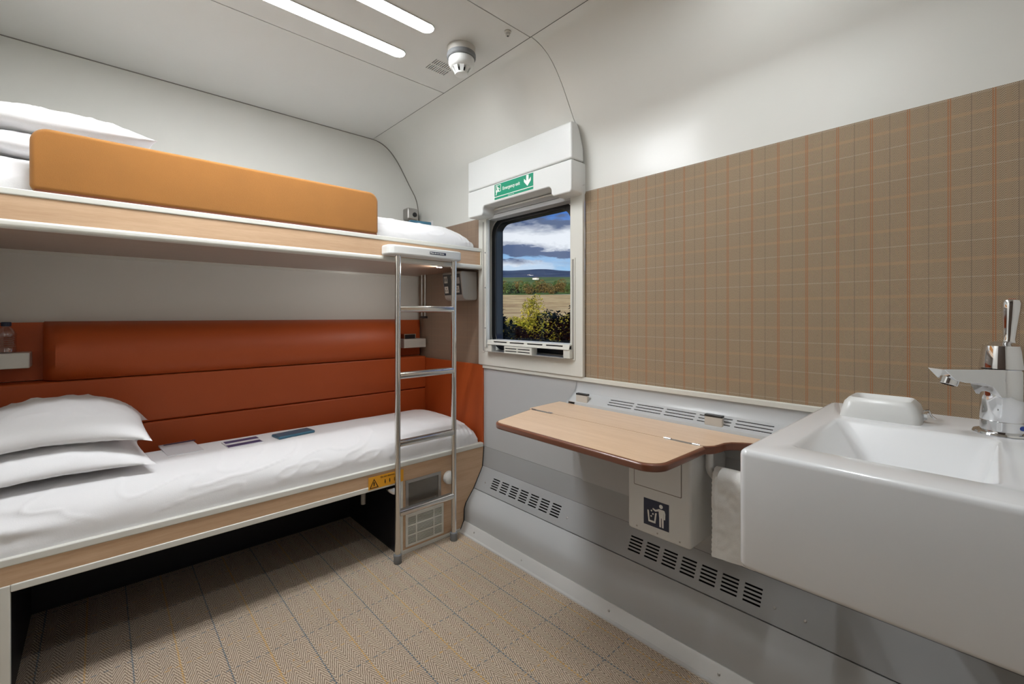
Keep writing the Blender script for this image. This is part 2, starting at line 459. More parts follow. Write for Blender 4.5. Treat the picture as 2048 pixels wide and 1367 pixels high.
# reveal
def sub(name, bm, mat, p=win, **k): return obj(name, bm, mat, p, **k)
def funnel():
    bm = B()
    a = rrect(1.370, 1.982, 1.000, 1.790, .035, 8); b = rrect(1.372, 2.052, .990, 1.785, .05, 8)
    lo = [bm.verts.new((1.640, p, q)) for p, q in a]; hi = [bm.verts.new((1.700, p, q)) for p, q in b]
    a2 = rrect(1.362, 1.990, .992, 1.798, .035, 8); b2 = rrect(1.362, 2.060, .982, 1.795, .05, 8)
    lo2 = [bm.verts.new((1.640, p, q)) for p, q in a2]; hi2 = [bm.verts.new((1.700, p, q)) for p, q in b2]
    n = len(a)
    for k in range(n):
        j = (k + 1) % n
        for A_, B_ in ((lo, hi), (hi2, lo2), (lo2, lo), (hi, hi2)): bm.faces.new((A_[k], A_[j], B_[j], B_[k]))
    return bm
sub('reveal', funnel(), 'frame')
sub('inner_frame', ring(B(), rrect(1.360, 2.060, .98, 1.80, .05, 8), rrect(1.392, 2.026, 1.005, 1.762, .09, 8), 'yz', 1.694, 1.704), 'frame', bevel=.003)
sub('gasket', ring(B(), rrect(1.392, 2.026, 1.005, 1.762, .09, 8), rrect(1.424, 1.992, 1.032, 1.732, .075, 8), 'yz', 1.698, 1.716), 'black', bevel=.006)
sub('outer_gasket', ring(B(), rrect(1.400, 2.020, 1.015, 1.755, .07, 8), rrect(1.430, 2.006, 1.028, 1.735, .075, 8), 'yz', 1.716, 1.76), 'blackp')
sub('pane', prism(B(), rrect(1.428, 2.008, 1.026, 1.737, .06, 8), 'yz', 1.735, 1.741), 'glass')
# side guide channels with grey strip
for y0, zt in ((1.349, 1.470), (2.014, 1.745)):
    c = sub('guide_channel', ring(B(), rrect(y0 - .011, y0 + .011, .992, zt, .002, 2), rrect(y0 - .006, y0 + .006, .998, zt - .006, .002, 2), 'yz', 1.626, 1.632), 'frame')
    obj('slot', box(B(), 1.6285, 1.631, y0 - .006, y0 + .006, .998, zt - .006), 'greyp', c)
c = sub('guide_channel', prism(B(), rrect(1.984, 1.998, 1.02, 1.75, .003, 3), 'yz', 1.622, 1.632), 'frame', bevel=.002)
for z in (1.13, 1.36, 1.56): obj('screw', lathe(B(), [(.004, 0), (.004, .003)], (1.6195, 1.991, z), 'x', 10), 'rubber', c)

# ventilated sill
sill = thing('window_vent', 'white slotted plastic air vent along the bottom of the window', 'vent', (1.62, 1.655, 1.0))
hs = []
for k in range(4): hs.append((.055 + k * .132, .055 + k * .132 + .108, .014, .020))
obj('ledge', plate(B(), (1.602, 1.955, 1.040), (0, -1, 0), (.30, 0, 1), .600, .026, hs, .004), 'frame', sill, bevel=.001, seg=2)
obj('ledge', box(B(), 1.609, 1.694, 1.355, 1.955, 1.058, 1.066), 'frame', sill, bevel=.003)
obj('backing', box(B(), 1.625, 1.635, 1.36, 1.95, 1.038, 1.057), 'dark', sill)
obj('end_block', box(B(), 1.606, 1.64, 1.918, 1.950, 1.000, 1.042), 'frame', sill, bevel=.002)
obj('end_block', box(B(), 1.606, 1.64, 1.352, 1.392, 1.000, 1.042), 'frame', sill, bevel=.002)
hs = [(.006 + a * .098, .006 + a * .098 + .090, .009 + b * .014, .014 + b * .014) for a in range(2) for b in range(2)]
g = obj('grille', plate(B(), (1.596, 1.800, 1.000), (0, -1, 0), (0, 0, 1), .205, .038, hs, .006), 'frame', sill, bevel=.0008, seg=2)
obj('side_plate', prism(B(), [(1.596, 1.0), (1.635, 1.0), (1.635, 1.038), (1.596, 1.038)], 'xz', 1.591, 1.595), 'frame', sill)
obj('backing', box(B(), 1.605, 1.612, 1.60, 1.797, 1.001, 1.037), 'dark', sill)
obj('floor_strip', box(B(), 1.602, 1.69, 1.375, 1.975, .9985, 1.0015), 'greyp', sill)

# blind casing over the window
cas = thing('blind_casing', 'white moulded casing over the window carrying the green exit sign', 'casing', (1.6, 1.677, 1.755))
z0, zs, zt = 1.755, 1.902, 2.072
def notch():
    pts = [(2.060, zs), (2.060, z0 + .012), (2.055, z0 + .003), (2.048, z0), (1.945, z0)]
    for i in range(9):      # concave step up
        t = R(-90 + 90 * i / 8); pts.append((1.945 - .0 - .018 * math.cos(R(90 * i / 8)) * 0 - .018 * math.sin(R(90 * i / 8)), z0 + .018 - .018 * math.cos(R(90 * i / 8))))
    for i in range(9):
        a = R(90 * i / 8); pts.append((1.927 - .022 + .022 * math.cos(a), z0 + .026 + .022 * math.sin(a)))
    for i in range(9):
        a = R(90 - 90 * i / 8); pts.append((1.418 + .022 - .022 * math.cos(a) * 1, z0 + .026 + .022 * math.sin(a)))
    for i in range(9):
        a = R(90 * i / 8); pts.append((1.418 - .018 + .018 * math.cos(a), z0 + .018 - .018 * math.sin(a)))
    pts += [(1.306, z0), (1.299, z0 + .003), (1.294, z0 + .012), (1.294, zs)]
    return pts
def dedupe(p):
    q = [p[0]]
    for a in p[1:]:
        if (a[0] - q[-1][0]) ** 2 + (a[1] - q[-1][1]) ** 2 > 1e-8: q.append(a)
    return q
obj('lower_cover', prism(B(), dedupe(notch()), 'yz', 1.550, 1.655), 'white', cas, bevel=.007, seg=3)
obj('upper_cover', prism(B(), [(1.550, zs + .003), (1.640, zs + .003), (1.636, 1.97), (1.61, 2.045), (1.592, zt), (1.550, zt)], 'xz', 1.294, 2.060), 'white', cas, bevel=.009, seg=4)
obj('back_plate', box(B(), 1.575, 1.640, 1.300, 2.054, zs - .002, zs + .006), 'seam', cas)
sg = obj('exit_sign', prism(B(), rrect(1.529, 1.825, 1.812, 1.898, .002, 2), 'yz', 1.5482, 1.5502), 'signw', cas)
sg['label'] = 'green emergency exit sign'
obj('green_field', box(B(), 1.5474, 1.5483, 1.532, 1.822, 1.831, 1.895), 'green', sg)
obj('green_field', box(B(), 1.5474, 1.5483, 1.532, 1.822, 1.815, 1.827), 'green', sg)
text('lettering', 'Emergency exit', .0245, 'signw', sg, (1.5471, 1.757, 1.856), ROT_NX, sx=.86)
text('lettering', 'Emergency exit route', .0052, 'signw', sg, (1.5471, 1.715, 1.8195), ROT_NX, .0002)
def arrow_down(yc, zt_, zb, w):
    m_ = (zt_ + zb) / 2
    return [(yc - .008, zt_), (yc + .008, zt_), (yc + .008, m_ - .001), (yc + w, zt_ - .014), (yc + w, zt_ - .030), (yc, zb), (yc - w, zt_ - .030), (yc - w, zt_ - .014), (yc - .008, m_ - .001)]
obj('arrow', prism(B(), arrow_down(1.572, 1.892, 1.838, .024), 'yz', 1.5468, 1.5475), 'signw', sg)
bm = B()   # pictogram: figure stepping through an opening
ring(bm, rrect(1.770, 1.812, 1.853, 1.890, .003, 3), rrect(1.773, 1.809, 1.856, 1.887, .002, 3), 'yz', 1.5468, 1.5475)
lathe(bm, [(.0035, 0), (.0035, .0007)], (1.5468, 1.800, 1.882), 'x', 12)
for q in ([(1.803, 1.878), (1.795, 1.878), (1.788, 1.864), (1.797, 1.862)], [(1.797, 1.862), (1.788, 1.864), (1.782, 1.855), (1.787, 1.853)], [(1.804, 1.866), (1.797, 1.862), (1.806, 1.838), (1.811, 1.838)], [(1.795, 1.876), (1.793, 1.878), (1.779, 1.868), (1.782, 1.865)]):
    prism(bm, q, 'yz', 1.5466, 1.5474)
obj('pictogram', bm, 'signw', sg)
# rolled blind under the casing
bl = thing('roller_blind', 'grey roller blind pulled up under the window casing', 'blind', (1.64, 1.68, 1.745))
obj('roll', box(B(), 1.634, 1.688, 1.380, 1.978, 1.770, 1.800), 'blind', bl, bevel=.006)
obj('bottom_rail', box(B(), 1.634, 1.690, 1.372, 1.980, 1.746, 1.769), 'blind', bl, bevel=.004)

# ------------------------------------------------------------------ ceiling fittings
def strip_light(yc, label, xa=-.14, xb=.985):
    t = thing('strip_light', label, 'ceiling light', ((xa + xb) / 2, yc, ZC - .004), 'recessed strip lights in the ceiling')
    obj('diffuser', prism(B(), rrect(xa, xb, yc - .031, yc + .031, .030, 8), 'xy', ZC - .004, ZC), 'lamp', t)
    obj('bezel', ring(B(), rrect(xa - .003, xb + .003, yc - .034, yc + .034, .033, 8), rrect(xa, xb, yc - .031, yc + .031, .030, 8), 'xy', ZC - .0045, ZC), 'ceil', t)
strip_light(1.775, 'glowing recessed strip light nearer the bunks')
strip_light(1.545, 'glowing recessed strip light nearer the wash basin')
strip_light(.44, 'short recessed strip light in the ceiling directly over the wash basin', .78, 1.28)

sd = thing('smoke_detector', 'white domed smoke detector on the ceiling beside the air slots', 'smoke detector', (1.143, 1.565, ZC))
c_ = (1.143, 1.565, ZC)
obj('base', lathe(B(), [(.060, 0), (.060, -.010), (.058, -.013), (.058, -.026), (.054, -.028)], c_, n=40), 'greylite', sd)
obj('collar', lathe(B(), [(.061, -.027), (.062, -.030), (.062, -.043), (.058, -.047), (.05, -.047)], c_, n=40), 'rubber', sd)
obj('housing', lathe(B(), [(.052, -.046), (.055, -.050), (.055, -.070), (.050, -.080), (.036, -.088), (.03, -.088)], c_, n=40), 'white', sd)
bm = B()
for k in range(8):
    a = 2 * PI * k / 8 + .2
    w = .010; p = Vector((math.cos(a), math.sin(a), 0)); s = Vector((-p.y, p.x, 0)); cc = Vector(c_)
    pts = [(p * .040 + s * w, -.084), (p * .040 - s * w, -.084), (p * .026 - s * w * .7, -.110), (p * .026 + s * w * .7, -.110)]
    vo = [bm.verts.new(cc + q + Vector((0, 0, h))) for q, h in pts]; vi = [bm.verts.new(cc + q * .82 + Vector((0, 0, h))) for q, h in pts]
    bm.faces.new(vo); bm.faces.new(vi[::-1])
    for i in range(4): bm.faces.new((vo[i], vi[i], vi[(i + 1) % 4], vo[(i + 1) % 4]))
obj('cage', bm, 'white', sd)
obj('core', lathe(B(), [(.022, -.086), (.022, -.106)], c_, n=20), 'dark', sd)
obj('cap', lathe(B(), [(.026, -.106), (.029, -.109), (.027, -.114), (.015, -.117)], c_, n=32), 'white', sd)
nz = thing('ceiling_nozzle', 'small round metal nozzle in the ceiling near the panel joint', 'nozzle', (1.213, 1.345, ZC))
obj('collar', lathe(B(), [(.014, 0), (.014, -.004), (.009, -.006), (.009, -.016), (.006, -.018)], (1.213, 1.345, ZC), n=20), 'greylite', nz)
obj('hole', lathe(B(), [(.004, -.0175), (.004, -.0195)], (1.213, 1.345, ZC), n=12), 'black', nz)

# ------------------------------------------------------------------ bunks
YF = 2.03
wallprof = [(1.643, .440), (1.632, .328), (1.567, .218), (1.512, .150), (1.501, .120), (1.499, .058), (1.476, .012)]
lb = thing('bunk', 'lower bunk base with beech fascia and full-height cupboard front at the right', 'bunk bed', (.62, 2.39, 0), None)
obj('fascia', box(B(), XL, 1.100, YF, YF + .02, .384, .442), 'wood', lb)
obj('top_trim', box(B(), XL, 1.638, YF - .004, YF + .026, .442, .466), 'frame', lb, bevel=.004)
obj('bottom_trim', box(B(), -.20, 1.102, YF - .004, YF + .022, .362, .385), 'frame', lb, bevel=.004)
obj('end_trim', box(B(), 1.100, 1.120, YF - .004, YF + .02, .018, .384), 'frame', lb, bevel=.003)
obj('foot_trim', box(B(), 1.100, 1.476, YF - .003, YF + .02, .0, .020), 'frame', lb, bevel=.003)
fp = obj('cupboard_front', prism(B(), [(1.119, .019), (1.100 + .019, .384), (1.100, .384), (1.100, .442), (1.640, .442)] + [(x - .003, z) for x, z in wallprof[1:]] + [(1.473, .019)], 'xz', YF, YF + .02), 'wood', lb)
obj('edge_seal', prism(B(), [(x - .003, z) for x, z in wallprof] + [(x + .003, z) for x, z in wallprof[::-1]], 'xz', YF - .001, YF + .02), 'black', lb)
obj('left_cupboard_front', box(B(), XL, -.222, YF, YF + .02, .0, .385), 'wood', lb)
obj('left_end_trim', box(B(), -.222, -.200, YF - .004, YF + .02, .0, .384), 'frame', lb, bevel=.003)
obj('side_panel', box(B(), 1.101, 1.113, YF + .02, 2.64, .0, .40), 'navy', lb)
obj('side_panel', box(B(), -.215, -.203, YF + .02, 2.64, .0, .40), 'navy', lb)
obj('back_panel', box(B(), -.203, 1.101, 2.63, 2.645, .0, .40), 'navy', lb)
obj('base_board', box(B(), XL, 1.63, YF + .02, YB, .400, .440), 'navy', lb)
ip = obj('inspection_window', ring(B(), [(1.134, .222), (1.345, .222), (1.345, .368), (1.134, .368)], [(1.150, .236), (1.329, .236), (1.329, .352), (1.150, .352)], 'xz', YF - .006, YF), 'steelmat', lb, bevel=.002)
obj('pane', box(B(), 1.150, 1.329, YF - .003, YF - .0005, .236, .352), 'smoked', ip)
hs = []
for cx_, cw in ((.012, .045), (.064, .098), (.169, .045)):
    for r_ in range(3):
        for k in range(6): hs.append((cx_, cx_ + cw, .012 + r_ * .048 + k * .0068, .012 + r_ * .048 + k * .0068 + .0034))
gr = obj('air_grille', plate(B(), (1.135, YF - .006, .033), (1, 0, 0), (0, 0, 1), .226, .162, hs, .005), 'frame', lb)
obj('backing', box(B(), 1.137, 1.359, YF - .0012, YF - .0002, .035, .193), 'dark', gr)
obj('knob', lathe(B(), [(.030, 0), (.034, -.004), (.036, -.016), (.032, -.027), (.020, -.035), (.004, -.037)], (1.392, YF, .326), 'y', 28), 'white', lb)
ws = obj('warning_sticker', box(B(), .937, 1.121, YF - .0052, YF - .0040, .372, .431), 'yellow', lb)
bm = B(); tri = [(.942, .377), (.988, .377), (.965, .421)]; tri2 = [(.9475, .380), (.9825, .380), (.965, .4145)]
ring(bm, tri, tri2, 'xz', YF - .0062, YF - .0052)
prism(bm, [(.9632, .386), (.9668, .386), (.9685, .404), (.9615, .404)], 'xz', YF - .0062, YF - .0052)
obj('warning_triangle', bm, 'ink', ws)
bm = B()
for xx in (1.022, 1.046, 1.072, 1.098):
    prism(bm, [(xx - .003, .392), (xx, .383), (xx + .003, .392), (xx + .0015, .405), (xx - .0015, .405)], 'xz', YF - .0062, YF - .0052)
obj('arrow_marks', bm, 'ink', ws)
text('lettering', 'Do not obstruct heater', .0115, 'ink', ws, (.998, YF - .0054, .4165), ROT_NY, .0003, sx=.95)
lt = obj('latch', prism(B(), [(1.045, .344), (1.099, .344), (1.099, .300), (1.070, .312), (1.050, .328)], 'xz', YF + .010, YF + .034), 'chrome', lb, bevel=.004)
for x_, y_, zb in ((.93, 2.30, .29), (.99, 2.20, .24)): obj('support_leg', tube(B(), [(x_, y_, .40), (x_, y_, zb)], .012), 'greyp', lb)

ub = thing('bunk', 'upper bunk shelf with beech fascia between white trims', 'bunk bed', (.62, 2.39, 1.45))
ubn = ub
obj('fascia', box(B(), XL, 1.616, YF, YF + .02, 1.492, 1.568), 'wood', ubn)
obj('top_trim', box(B(), XL, 1.636, YF - .004, YF + .03, 1.567, 1.588), 'frame', ubn, bevel=.004)
obj('bottom_trim', box(B(), XL, 1.636, YF - .006, YF + .045, 1.468, 1.493), 'frame', ubn, bevel=.010, seg=4)
obj('end_trim', box(B(), 1.615, 1.636, YF - .004, YF + .02, 1.492, 1.568), 'frame', ubn, bevel=.003)
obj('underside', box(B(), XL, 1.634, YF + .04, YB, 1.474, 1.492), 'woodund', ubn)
obj('back_rail', box(B(), XL, 1.63, YB - .012, YB, 1.46, 1.50), 'frame', ubn)

for x_ in (1.372, 1.392):
    obj('reading_spot', lathe(B(), [(.007, 1.4685), (.007, 1.4665), (.005, 1.466)], (x_, 2.10, 0), n=14), 'spot', ubn)
al = bpy.data.lights.new('reading_spot_light', 'AREA'); al.shape = 'DISK'; al.size = .03; al.energy = .9; al.color = (1, .96, .9)
ao = bpy.data.objects.new('reading_spot_light', al); C.objects.link(ao); ao.location = (1.382, 2.10, 1.460)
ao.rotation_euler = Vector((.75, -.50, .62)).to_track_quat('Z', 'Y').to_euler()
def mattress(name, x0, x1, y0, y1, z0, z1, label, seed, crown=.02, amp=1.0):
    """soft mattress under a tucked sheet: rounded section swept along x, ends rounded"""
    bm = B(); nx, ns = 300, 70
    rows = []
    for i in range(nx + 1):
        u = i / nx; x = x0 + (x1 - x0) * u
        de = min(x - x0 + .02, x1 - x) ; Rr = .18
        e = 1.0 if de > Rr else math.sqrt(max(0.0, 1 - (1 - de / Rr) ** 2))
        h = (z1 - z0) * (.35 + .65 * e) if de <= Rr else (z1 - z0)
        ww = 1 - .06 * (1 - e)
        yc, hy = (y0 + y1) / 2, (y1 - y0) / 2 * ww
        row = []
        for k in range(ns + 1):
            t = PI * k / ns            # 0 front bottom .. pi back bottom
            cy = -math.cos(t); sz = math.sin(t)
            yy = math.copysign(abs(cy) ** .56, cy); zz = abs(sz) ** .5
            y = yc + hy * yy * (1 - .03 * (1 - zz)); z = z0 + h * zz
            z += crown * zz * (1 - yy * yy) * e
            # creases
            front = max(0, min(1, (yc - y) / hy + .25))
            f1 = noise.noise(Vector((x * 3.2 + z * 9 + seed, z * 5, y * 3)))
            f2 = noise.noise(Vector((x * 9 - z * 26, z * 14 + seed, y * 5)))
            rd = 1 - abs(noise.noise(Vector((x * 3.4 + z * 11 + seed * 3, z * 17 - x * 5.0, y * 1.5)))) * 2
            wv = (.003 * f1 + .002 * f2 + .0055 * max(0, rd) ** 9 * front) * amp * zz
            y -= wv * (1 if y < yc else .3); z += wv * .7
            # gathered corners at the right and left ends
            if x1 - x < .20: 
                w2 = (1 - (x1 - x) / .20); y -= .005 * w2 * math.sin(x * 210 + z * 30) * zz * front; z += .003 * w2 * math.sin(x * 190 + y * 20) * zz
            if x - x0 < .36 and z0 < 1:
                w2 = (1 - (x - x0) / .36); y -= .024 * w2 * math.sin(z * 100 + x * 9) * front * zz
            row.append(bm.verts.new((x, max(y, y0 - .012) if False else y, z)))
        rows.append(row)
    for i in range(nx):
        for k in range(ns):
            bm.faces.new((rows[i][k], rows[i + 1][k], rows[i + 1][k + 1], rows[i][k + 1]))
    bm.faces.new(rows[0][::-1]); bm.faces.new(rows[-1])
    for i in range(nx): bm.faces.new((rows[i][0], rows[i][ns], rows[i + 1][ns], rows[i + 1][0]))
    return tag(obj('mattress', bm, 'sheet', None, angle=80), label, 'mattress')
mattress('mattress', XL + .01, 1.622, 2.036, 2.636, .442, .600, 'white sheeted mattress on the lower bunk', 1.3, .018)
mattress('mattress', XL + .01, 1.612, 2.062, 2.68, 1.578, 1.690, 'white sheeted mattress on the upper bunk behind the orange guard', 5.1, .045)

def pillow(x, y, z, a, b, h, rz, label, seed, tilt=(0, 0), droop=.008):
    bm = B(); nu, nv = 44, 34
    top, bot = [], []
    def pt(u, v, s):
        px = a * u * (1 - .10 * (1 - v * v) ** 1 * abs(u) ** 3) ; py = b * v * (1 - .12 * (1 - u * u) * abs(v) ** 3)
        t = max(0, (1 - abs(u) ** 2.3)) ** .62 * max(0, (1 - abs(v) ** 2.3)) ** .62
        n1 = noise.noise(Vector((u * 2.2 + seed, v * 2.0, s))) * .10
        rdg = (1 - abs(noise.noise(Vector((u * 3.0 + seed, v * 4.2 + u, 3 + s)))) * 2.2)
        zz = s * h * t * (1 + n1) + .008 * max(0, rdg) ** 4 * t * s
        if s < 0: zz *= .75
        zz -= droop * (u * u + v * v) 
        return (px, py, zz)
    for i in range(nu + 1):
        ra, rb = [], []
        for j in range(nv + 1):
            u = -1 + 2 * i / nu; v = -1 + 2 * j / nv
            u = math.copysign(abs(u) ** .8, u); v = math.copysign(abs(v) ** .8, v)
            vt = bm.verts.new(pt(u, v, 1)); ra.append(vt)
            if i in (0, nu) or j in (0, nv): rb.append(vt)
            else: rb.append(bm.verts.new(pt(u, v, -1)))
        top.append(ra); bot.append(rb)
    for i in range(nu):
        for j in range(nv):
            bm.faces.new((top[i][j], top[i + 1][j], top[i + 1][j + 1], top[i][j + 1]))
            q = (bot[i][j + 1], bot[i + 1][j + 1], bot[i + 1][j], bot[i][j])
            if len(set(q)) == 4:
                try: bm.faces.new(q)
                except ValueError: pass
    M_ = Matrix.Translation((x, y, z)) @ Matrix.Rotation(R(rz), 4, 'Z') @ Matrix.Rotation(R(tilt[0]), 4, 'X') @ Matrix.Rotation(R(tilt[1]), 4, 'Y')
    bmesh.ops.transform(bm, matrix=M_, verts=bm.verts)
    return tag(obj('pillow', bm, 'sheet', None, angle=120), label, 'pillow')
pillow(-.125, 2.385, .684, .27, .245, .055, 3, 'white pillow on the lower bunk, bottom one of the pair', 2.2, droop=.022)
pillow(-.120, 2.415, .808, .275, .225, .082, -2, 'plump white pillow on the lower bunk, top one of the pair', 4.7, droop=.042)
pillow(-.110, 2.36, 1.775, .27, .21, .06, 2, 'white pillow on the upper bunk, bottom one of the pair', 8.2)
pillow(-.100, 2.36, 1.868, .275, .21, .065, -4, 'white pillow on the upper bunk, top one of the pair', 11.4)

# padded guard on the upper bunk
gd = thing('bed_guard', 'long padded orange felt guard standing on the edge of the upper bunk', 'bed guard', (.415, 2.07, 1.588))
obj('pad', prism(B(), rrect(-.162, .992, 1.592, 1.792, [.045, .045, .018, .018], 8), 'xz', 2.032, 2.092), 'fleece', gd, bevel=.014, seg=4)
obj('foot_rail', box(B(), -.15, .985, 2.036, 2.088, 1.586, 1.596), 'edge', gd)

# upholstered backrest along the back wall
bc = thing('wall_padding', 'orange leather padding with a long bolster along the wall behind the lower bunk', 'wall padding', (.62, 2.70, .5))
YW = YB - .001
x0_, x1_ = -.175, 1.462
obj('lower_pad', box(B(), XL + .005, x1_ + .175, 2.648, YW, .50, .711), 'leather', bc, bevel=.010)
obj('middle_pad', box(B(), XL + .005, x1_ + .175, 2.645, YW, .714, .927), 'leather', bc, bevel=.010)
def roll():
    bm = B(); n = 40; rows = []
    base = [(2.645, .930), (2.625, .945), (2.612, .975), (2.606, 1.01), (2.608, 1.05), (2.620, 1.09), (2.642, 1.125), (2.672, 1.155), (2.71, 1.172), (2.758, 1.176), (2.758, .930)]
    for i in range(n + 1):
        u = i / n; x = x0_ + (x1_ - x0_) * u
        d = min(x - x0_, x1_ - x); s = 1 if d > .05 else math.sqrt(max(0, 1 - (1 - d / .05) ** 2)) * .55 + .45
        rows.append([bm.verts.new((x, 2.758 + (y - 2.758) * s, z)) for y, z in base])
    # clustered ends
    m_ = len(base)
    for i in range(n):
        for k in range(m_ - 1): bm.faces.new((rows[i][k], rows[i + 1][k], rows[i + 1][k + 1], rows[i][k + 1]))
    bm.faces.new(rows[0]); bm.faces.new(rows[-1][::-1])
    return bm
obj('bolster', roll(), 'leather', bc, angle=60)
obj('recess_panel', box(B(), XL + .005, x0_ + .02, 2.735, YW, .93, 1.172), 'leatherd', bc)
obj('recess_panel', box(B(), x1_ - .02, 1.64, 2.735, YW, .93, 1.172), 'leatherd', bc)
tag(obj('end_panel', box(B(), 1.634, 1.652, YF + .002, 2.66, .45, .915), 'leatherd', None, bevel=.004), 'flat orange leather panel on the wall at the foot of the lower bunk', 'wall panel')

sh = thing('corner_shelf', 'small grey shelf in the corner at the foot of the lower bunk', 'shelf', (1.55, 2.69, .987))
obj('tray', box(B(), 1.466, 1.632, 2.640, 2.735, .987, 1.046), 'greylite', sh, bevel=.004)
lt_ = thing('lamp_unit', 'small black reading light in a silver frame on the corner shelf', 'reading light', (1.50, 2.67, 1.046))
obj('frame', ring(B(), rrect(1.472, 1.560, 1.046, 1.080, .002, 2), rrect(1.478, 1.554, 1.048, 1.074, .002, 2), 'xz', 2.650, 2.690), 'chrome', lt_)
obj('body', box(B(), 1.478, 1.554, 2.655, 2.69, 1.047, 1.074), 'blackp', lt_)
sh2 = thing('corner_shelf', 'small white shelf holding the water bottle at the head of the lower bunk', 'shelf', (-.30, 2.69, .99))
obj('tray', box(B(), XL, -.208, 2.635, 2.735, .990, 1.052), 'frame', sh2, bevel=.004)
bt = thing('water_bottle', 'clear plastic water bottle with a blue cap on the small white shelf', 'bottle', (-.276, 2.683, 1.052))
pr = [(.026, 0), (.030, .004), (.030, .02)]
for k in range(6): pr += [(.0275, .024 + k * .008), (.030, .028 + k * .008)]
pr += [(.030, .075), (.022, .092), (.012, .104), (.012, .11)]
obj('body', lathe(B(), pr, (-.276, 2.683, 1.052), n=24), 'bottle', bt)
obj('cap', lathe(B(), [(.014, .106), (.015, .108), (.015, .121), (.013, .123)], (-.276, 2.683, 1.052), n=20), 'navysign', bt)

# steel pole beside the corner below the upper bunk
tp = thing('strap_rail', 'slim steel double rail hanging below the upper bunk in the far corner', 'rail', (1.57, 2.62, 1.18))
for yy in (2.60, 2.64): obj('rod', tube(B(), [(1.600, yy, 1.195), (1.600, yy, 1.474)], .007), 'steelmat', tp)
obj('end_stop', box(B(), 1.588, 1.612, 2.588, 2.652, 1.182, 1.198), 'black', tp, bevel=.002)

# reading lamp over the upper bunk
rl = thing('reading_lamp', 'small grey metal cube reading lamp on the wall above the upper bunk', 'reading light', (1.56, 2.72, 1.845))
obj('body', box(B(), 1.522, 1.602, 2.690, 2.760, 1.850, 1.928), 'steelmat', rl, bevel=.010, seg=4)
obj('lens', lathe(B(), [(.016, 0), (.016, -.004), (.012, -.006)], (1.574, 2.690, 1.885), 'y', 20), 'black', rl)

# socket console
sc_ = thing('socket_console', 'grey power socket console with a black face under the upper bunk', 'power outlet', (1.60, 2.19, 1.29))
def console():
    pts = [(1.524, 1.452), (1.541, 1.318), (1.548, 1.300), (1.565, 1.291), (1.633, 1.291), (1.648, 1.30), (1.648, 1.460), (1.535, 1.460)]
    return prism(B(), pts, 'xz', 2.095, 2.285)
obj('housing', console(), 'greyp', sc_, bevel=.010, seg=4)
fa = Vector((.017, 0, -.134)).normalized()
def face_quad(y0, y1, t0, t1, off, th, name, mat, par):
    n = Vector((-.134, 0, -.017)).normalized(); bm = B(); o0 = Vector((1.524, 0, 1.452))
    ps = []
    for tt in (t0, t1):
        for yy in (y0, y1): ps.append(o0 + fa * tt + Vector((0, yy, 0)))
    q = [ps[0], ps[1], ps[3], ps[2]]
    lo = [bm.verts.new(p + n * off) for p in q]; hi = [bm.verts.new(p + n * (off + th)) for p in q]
    bm.faces.new(lo[::-1]); bm.faces.new(hi)
    for i in range(4): bm.faces.new((lo[i], lo[(i + 1) % 4], hi[(i + 1) % 4], hi[i]))
    return obj(name, bm, mat, par)
fpn = face_quad(2.105, 2.275, .008, .130, 0, .002, 'face', 'blackp', sc_)
for (ya, ta, nm, k) in ((2.232, .018, 'usb_port', 2), (2.232, .078, 'socket', 3), (2.158, .018, 'control_dial', 1), (2.122, .078, 'socket', 3)):
    w_ = .032 if nm != 'socket' else .034
    s_ = face_quad(ya, ya + w_, ta, ta + .040, .002, .0015, nm, 'greylite', fpn)
    if nm == 'usb_port':
        for q in (.006, .020): face_quad(ya + q, ya + q + .006, ta + .010, ta + .030, .0035, .0005, 'port', 'black', s_)
    elif nm == 'socket':
        for q, r_ in ((.006, .022), (.022, .022), (.014, .008)): face_quad(ya + q, ya + q + .006, ta + r_, ta + r_ + .007, .0035, .0005, 'slot', 'black', s_)
face_quad(2.112, 2.140, .030, .066, .002, .001, 'label_plate', 'greyp', fpn)

# ladder
ld = thing('ladder', 'stainless steel ladder hooked on the upper bunk beside the window', 'ladder', (1.229, 1.975, 0))
LX0, LX1, LY = 1.064, 1.394, 1.978
for x in (LX0, LX1):
    obj('rail', tube(B(), [(x, LY, .03), (x, LY, 1.20), (x, LY - .003, 1.50)], .0140, 20), 'steel', ld)
    obj('foot', lathe(B(), [(.017, 0), (.019, .003), (.020, .042), (.017, .046)], (x, LY, 0), n=24), 'rubber', ld)
for z in (.240, .578, .908, 1.234):
    bm = B(); prism(bm, rrect(LY - .016, LY + .014, z - .016, z + .014, [.004, .010, .013, .012], 5), 'yz', LX0 + .008, LX1 - .008)
    rg = obj('rung', bm, 'steel', ld)
    bm = B()
    for k in range(3): box(bm, LX0 + .016, LX1 - .016, LY - .009 + k * .007, LY - .005 + k * .007, z + .0135, z + .0155)
    obj('grip_ridges', bm, 'steelmat', rg)
bm = B(); prism(bm, [(1.000, 2.024), (1.002, 1.965), (1.022, 1.946), (1.06, 1.940), (1.40, 1.940), (1.422, 1.950), (1.432, 1.970), (1.434, 2.024)], 'xy', 1.492, 1.540)
hd = obj('handle', bm, 'white', ld, bevel=.010, seg=4)
obj('label', box(B(), 1.222, 1.318, 1.9388, 1.9402, 1.510, 1.5225), 'navysign', hd)
text('lettering', 'Please do not remove', .0098, 'signw', hd, (1.2245, 1.9386, 1.5135), ROT_NY, .0003, sx=.93)

